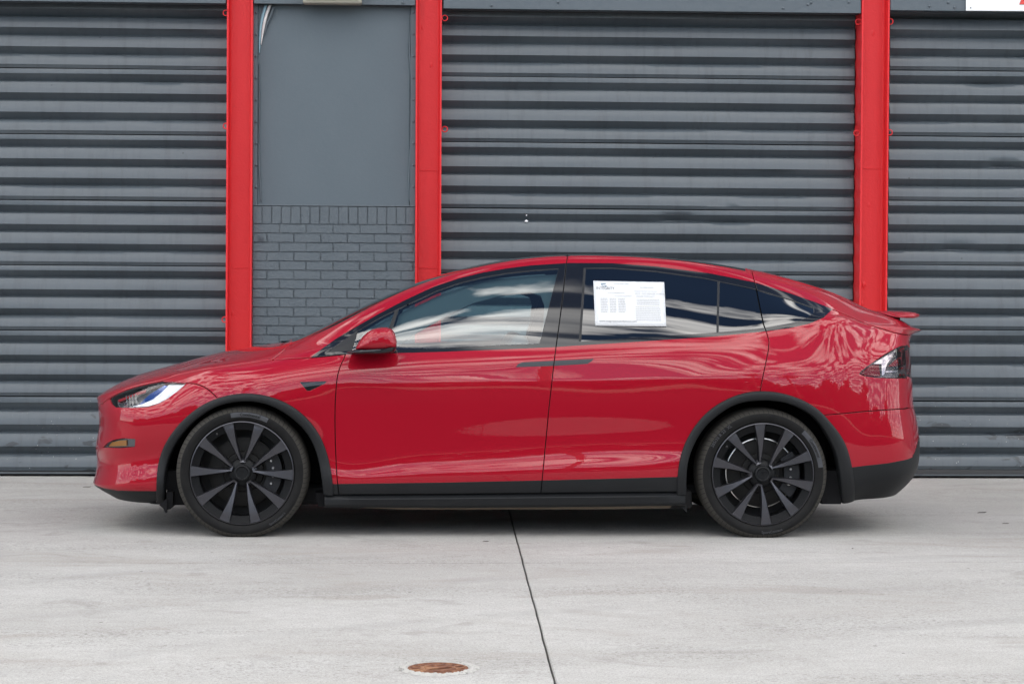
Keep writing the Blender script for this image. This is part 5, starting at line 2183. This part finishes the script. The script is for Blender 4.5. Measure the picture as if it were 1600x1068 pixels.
me = box_mesh('rear_undertray', (xr - 1.02, -.62, .21), (xr - .05, .62, .28), .02)
link('rear_undertray', me, M['under'], car)
# mud flaps and sill ends the photograph shows by the wheels
fl = [(1060, 770, .95), (1073.5, 770, .95), (1073, 801, .95), (1069, 796, .95), (1060, 790.5, .95), (1050, 789, .95)]


def plate(name, poly, L0, L1, mat, parent=None, mirror=True):
    """a plate of real thickness whose outline is given on the photograph at lateral L0"""
    xz = [bp(p[0], p[1], L0) for p in poly]
    out = []
    for sg in ((1, -1) if mirror else (1,)):
        bm = bmesh.new()
        a = [bm.verts.new((x - CARX, -L0 * sg, z)) for x, z in xz]
        b = [bm.verts.new((x - CARX, -L1 * sg, z)) for x, z in xz]
        n = len(xz)
        bm.faces.new(a)
        bm.faces.new(b[::-1])
        for i in range(n):
            bm.faces.new([a[i], a[(i + 1) % n], b[(i + 1) % n], b[i]])
        out.append(link(name, bm_mesh(name, bm), mat, parent or car))
    return out


plate('mud_flap', [(1056, 788.5), (1073, 788), (1072.8, 800), (1069.5, 796), (1063, 791.5)], .90, .88, M['under'])
plate('mud_flap', [(249, 788.5), (260.5, 778), (261, 800), (259, 801.5), (255, 794)], .895, .875, M['black'])
plate('mud_flap', [(260, 768), (270, 768), (270, 790), (266, 795), (261, 796)], .865, .70, M['black'])
plate('liner_skirt', [(258, 735), (296, 735), (296, 788.5), (262, 788.5)], .80, .60, M['black'])
plate('liner_skirt', [(1280, 735), (1316, 735), (1314, 787), (1284, 787)], .86, .60, M['black'])
plate('air_deflector', [(493, 770), (506, 770), (506, 791), (497, 790.5)], .87, .70, M['black'])
plate('battery_edge', [(562, 789), (1052, 787), (1046, 793.6), (940, 795), (632, 795.5), (570, 793)], .86, .80, simple('tan_underseal', (0.16, 0.125, 0.09), .7))

plate('cowl_edge', [(436, 533.6), (440, 532.4), (461.5, 532.4), (459, 535), (455, 537.4), (446, 536)], .50, .0, M['gloss'])
# cabin: floor, dash, seats, wheel, headlining - what shows through the front windows
me = box_mesh('cabin_floor', (-.86, -.78, .40), (.96, .78, .46), .01)
link('cabin_floor', me, M['cabin'], car)
belt = [(-1.16, .90), (-1.0, .935), (-.8, .945), (-.6, .93), (-.45, .80), (-.45, .50), (-.85, .50), (-.95, .70)]
bm = bmesh.new()
rings = [[(x, y, z) for x, z in belt] for y in (-.74, .74)]
v, f = loft([rings[0], rings[1]])
bv = [bm.verts.new(p) for p in v]
for q in f:
    bm.faces.new([bv[i] for i in q])
dash = link('dashboard', bm_mesh('dashboard', bm), M['cabin'], car)
v, f = [], []
ring = []
for k in range(28):
    a = 2 * math.pi * k / 28
    ring.append((-.52 + .06 * math.sin(a), .40 + .185 * math.cos(a), .86 + .175 * math.sin(a)))
v, f = tube(ring + [ring[0]], .016, 8, False)
link('steering_wheel', mesh_from('steering_wheel', v, f, True), M['cabin'], car)


def seat(x, y, mat):
    s = empty('seat', (x, y, .46), car)
    prof = [(.0, .0), (.50, .03), (.54, .13), (.14, .14), (.02, .16)]

    def slab(name, pts, hw, bev):
        bm = bmesh.new()
        v, f = loft([[(p[0], -hw, p[1]) for p in pts], [(p[0], hw, p[1]) for p in pts]])
        bv = [bm.verts.new(p) for p in v]
        for q in f:
            bm.faces.new([bv[i] for i in q])
        bmesh.ops.recalc_face_normals(bm, faces=bm.faces)
        bmesh.ops.bevel(bm, geom=list(bm.edges), offset=bev, segments=4, affect='EDGES', profile=.6)
        link(name, bm_mesh(name, bm, True, 50), mat, s)
    slab('seat_cushion', [(-.50, .03), (.02, .0), (.02, .15), (-.50, .19)], .25, .035)
    slab('seat_back', [(-.05, .08), (.10, .08), (.28, .60), (.27, .68), (.20, .70), (.14, .60)], .245, .045)
    return s


for y in (-.40, .40):
    seat(-.12, y, M['cabin'])
    seat(.98, y, M['cabin'])
hx0, hx1 = bp(800, 410, .5)[0] - CARX, bp(1120, 420, .5)[0] - CARX
me = box_mesh('rear_bulkhead', (1.30, -.46, .46), (1.34, .46, 1.02), .01)
link('rear_bulkhead', me, M['cabin'], car)

# ------------------------------------------------------------------ mirrors
def mirror_parts():
    out = [(555, 545.5), (557.6, 539), (561, 533), (565.4, 527.0), (574, 518.6), (581, 514.8), (588, 512.4), (597, 511.2), (605, 511.4), (611.5, 513.6), (615.6, 518), (618.2, 523.6), (619.6, 530), (620.2, 536), (619.4, 542.5), (606, 546.5), (590, 548), (570, 547.5)]
    p = dens(out, 4, closed=True)
    xz = np.array([bp(a, b, 1.06) for a, b in p])
    c = xz.mean(0)
    rings = []
    for L, s_, dx in ((.955, .35, .0), (.965, .62, 0), (.985, .85, 0), (1.02, .975, 0), (1.06, 1.0, 0), (1.095, .955, 0), (1.118, .83, 0), (1.132, .60, 0), (1.138, .30, 0)):
        rings.append([(c[0] + (x - c[0]) * s_ - CARX, L, c[1] + (z - c[1]) * s_) for x, z in xz])
    base = [(541, 550.4), (556, 545.2), (580, 543.6), (604, 542.4), (619.6, 540.8), (618.6, 545), (615.6, 548.8), (606, 551.6), (592, 552.6), (575, 552.2), (556, 552.6)]
    pb = dens(base, 4, closed=True)
    xb = np.array([bp(a, b, 1.05) for a, b in pb])
    cb = xb.mean(0)
    rb_ = []
    for L, s_ in ((.90, .55), (.92, .80), (.96, .95), (1.02, 1.01), (1.07, 1.02), (1.10, .96), (1.125, .72), (1.132, .35)):
        rb_.append([(cb[0] + (x - cb[0]) * s_ - CARX, L, cb[1] + (z - cb[1]) * s_) for x, z in xb])
    for sg, door in ((1, fd), (-1, fd2)):
        m = empty('side_mirror', (0, 0, 0), car)
        for nm, rg, mat in (('mirror_shell', rings, M['paint']), ('mirror_base', rb_, M['gloss'])):
            v, f = loft([[(x, -L * sg, z) for x, L, z in r_] for r_ in rg])
            bm = bmesh.new()
            bv = [bm.verts.new(q) for q in v]
            for q in f:
                bm.faces.new([bv[i] for i in q])
            link(nm, bm_mesh(nm, bm, True, 60), mat, m)


mirror_parts()

# ------------------------------------------------------------------ spoiler
spo = empty('spoiler', (0, 0, 0), car)
prof = [(1356, 486.3), (1362, 484.9), (1378, 484.9), (1400, 485.6), (1414, 486.8), (1420, 488.4), (1423.4, 490.7), (1422.8, 493.6), (1419, 495.6), (1404, 495.6), (1386, 494.4), (1370, 490.5)]
xz = [bp(a, b, .10) for a, b in dens(prof, 4, closed=True)]
rings = []
cxm = sum(p[0] for p in xz) / len(xz)
czm = sum(p[1] for p in xz) / len(xz)
for L, s_, dz, dx in ((-.50, .45, -.012, -.05), (-.485, .75, -.008, -.04), (-.42, .96, -.002, -.02), (-.25, 1, .0, 0), (0, 1, .002, 0), (.25, 1, .0, 0), (.42, .96, -.002, -.02), (.485, .75, -.008, -.04), (.50, .45, -.012, -.05)):
    rings.append([(cxm + (x - cxm) * s_ + dx - CARX, -L, czm + (z - czm) * s_ + dz) for x, z in xz])
v, f = loft(rings)
bm = bmesh.new()
bv = [bm.verts.new(q) for q in v]
for q in f:
    bm.faces.new([bv[i] for i in q])
link('spoiler_blade', bm_mesh('spoiler_blade', bm, True, 50), M['paint'], spo)
for sg in (1, -1):
    p0 = [bp(a, b, .30) for a, b in ((1390, 494), (1404, 494), (1404, 508), (1393, 508))]
    bm = bmesh.new()
    a = [bm.verts.new((x - CARX, -.34 * sg, z)) for x, z in p0]
    b = [bm.verts.new((x - CARX, -.26 * sg, z)) for x, z in p0]
    bm.faces.new(a)
    bm.faces.new(b[::-1])
    for i in range(4):
        bm.faces.new([a[i], a[(i + 1) % 4], b[(i + 1) % 4], b[i]])
    link('spoiler_strut', bm_mesh('spoiler_strut', bm), M['gloss'], spo)

# ------------------------------------------------------------------ price sheet behind the rear window glass
def skin_at(px, py, off):
    uv = to_uv([(px, py)])
    P, N = bil(S, uv[:, 0], uv[:, 1])[0], bil(NRM, uv[:, 0], uv[:, 1])[0]
    N = N / np.linalg.norm(N)
    return to_world(P + N * off), N * np.array([1, -1, 1])


notice = empty('window_notice', skin_at(984, 475, .004)[0])
tag(notice, 'white printed sales sheet taped to the dark rear side window', 'notice')
NO = np.array(notice.location)


def on_sheet(a, b, off):
    """a, b in 0..1 over the sheet -> place relative to the notice"""
    c = [np.array(q, float) for q in ((927, 438.8), (1037.8, 440.8), (1041, 509.8), (930, 508.8))]
    p = (c[0] * (1 - a) + c[1] * a) * (1 - b) + (c[3] * (1 - a) + c[2] * a) * b
    return skin_at(p[0], p[1], off)[0] - NO


V, F = [], []
na, nb = 15, 11
for off in (.0012, .0004):
    for j in range(nb):
        for i in range(na):
            V.append(on_sheet(i / (na - 1), j / (nb - 1), off))
q_ = na * nb
for j in range(nb - 1):
    for i in range(na - 1):
        a = j * na + i
        F.append((a, a + na, a + na + 1, a + 1))
        F.append((q_ + a, q_ + a + 1, q_ + a + na + 1, q_ + a + na))
rim = [j for j in range(na)] + [j * na + na - 1 for j in range(1, nb)] + [(nb - 1) * na + i for i in range(na - 2, -1, -1)] + [j * na for j in range(nb - 2, 0, -1)]
for a, b in zip(rim, rim[1:] + rim[:1]):
    F.append((a, b, b + q_, a + q_))
link('sheet', mesh_from('sheet', V, F, True), M['paper'], notice)
SH_W, SH_H = .405, .25
_grid_cache = np.array([[on_sheet(i / 20, j / 14, .0022) for i in range(21)] for j in range(15)])


def sheet_place(me):
    for v in me.vertices:
        a, b = min(.999, max(0, v.co.x)) * 20, min(.999, max(0, v.co.y)) * 14
        i, j = int(a), int(b)
        fa, fb = a - i, b - j
        g = _grid_cache
        p = (g[j, i] * (1 - fa) + g[j, i + 1] * fa) * (1 - fb) + (g[j + 1, i] * (1 - fa) + g[j + 1, i + 1] * fa) * fb
        v.co = Vector(p)


def sheet_text(body, x, y, h, mat, left=True):
    """one printed line; x, y in 0..1 of the sheet, h = share of its height"""
    me = text_mesh(body, h * SH_H, 0.0)
    xs = [v.co.x for v in me.vertices]
    x0 = min(xs) if xs else 0
    for v in me.vertices:
        v.co = Vector((x + (v.co.x - (x0 if left else 0)) / SH_W, y - v.co.y / SH_H, 0))
    sheet_place(me)
    me.flip_normals()
    return me


def join_meshes(name, mes, mat):
    V, F = [], []
    for me in mes:
        o = len(V)
        V += [tuple(v.co) for v in me.vertices]
        F += [tuple(i + o for i in p.vertices) for p in me.polygons]
        bpy.data.meshes.remove(me)
    return link(name, mesh_from(name, V, F), mat, notice)


join_meshes('heading_print', [sheet_text('INTEGRITY', .04, .165, .085, 'ink'), sheet_text('www.integrityautohollywood.com', .06, .895, .062, 'ink')], M['ink'])
bm = bmesh.new()
for pts in ([(.105, .05), (.185, .045), (.165, .075), (.135, .085), (.115, .105), (.108, .08)], [(.108, .085), (.118, .11), (.155, .11), (.160, .095), (.185, .10), (.185, .128), (.125, .130)]):
    bm.faces.new([bm.verts.new((a, b, 0)) for a, b in pts])
me = bm_mesh('logo_print', bm)
sheet_place(me)
link('logo_print', me, M['ink_green'], notice)
lines = [('BUYERS GUIDE', .66, .135, .045), ('WARRANTIES FOR THIS VEHICLE', .57, .22, .035), ('AS IS - NO DEALER WARRANTY', .58, .275, .055), ('DEALER WARRANTY', .60, .335, .045),
         ('MONRONEY LABEL', .29, .062, .040), ('VEHICLE INFORMATION', .19, .265, .036), ('STANDARD EQUIPMENT', .29, .335, .036)]
rr = random.Random(5)


def word_bars(x0, x1, y, h):
    """a line of print too small to read: a row of word-long dashes"""
    bm = bmesh.new()
    x = x0
    while x < x1 - .008:
        w = min(rr.uniform(.010, .035), x1 - x)
        bm.faces.new([bm.verts.new((a, b, 0)) for a, b in ((x, y), (x + w, y), (x + w, y - h), (x, y - h))])
        x += w + .006
    me = bm_mesh('bars', bm)
    sheet_place(me)
    return me


bars = []
for k in range(9):
    y = .40 + k * .037
    bars += [word_bars(.09, .19, y, .015), word_bars(.22, .31, y, .015), word_bars(.34, .44, y, .015)]
for k in range(4):
    bars.append(word_bars(.60, .92, .41 + k * .037, .014))
for k in range(8):
    bars.append(word_bars(.58, .93, .58 + k * .042, .014))
join_meshes('small_print', [sheet_text(t, x, y, h, 'ink_pale') for t, x, y, h in lines] + bars, M['ink_pale'])
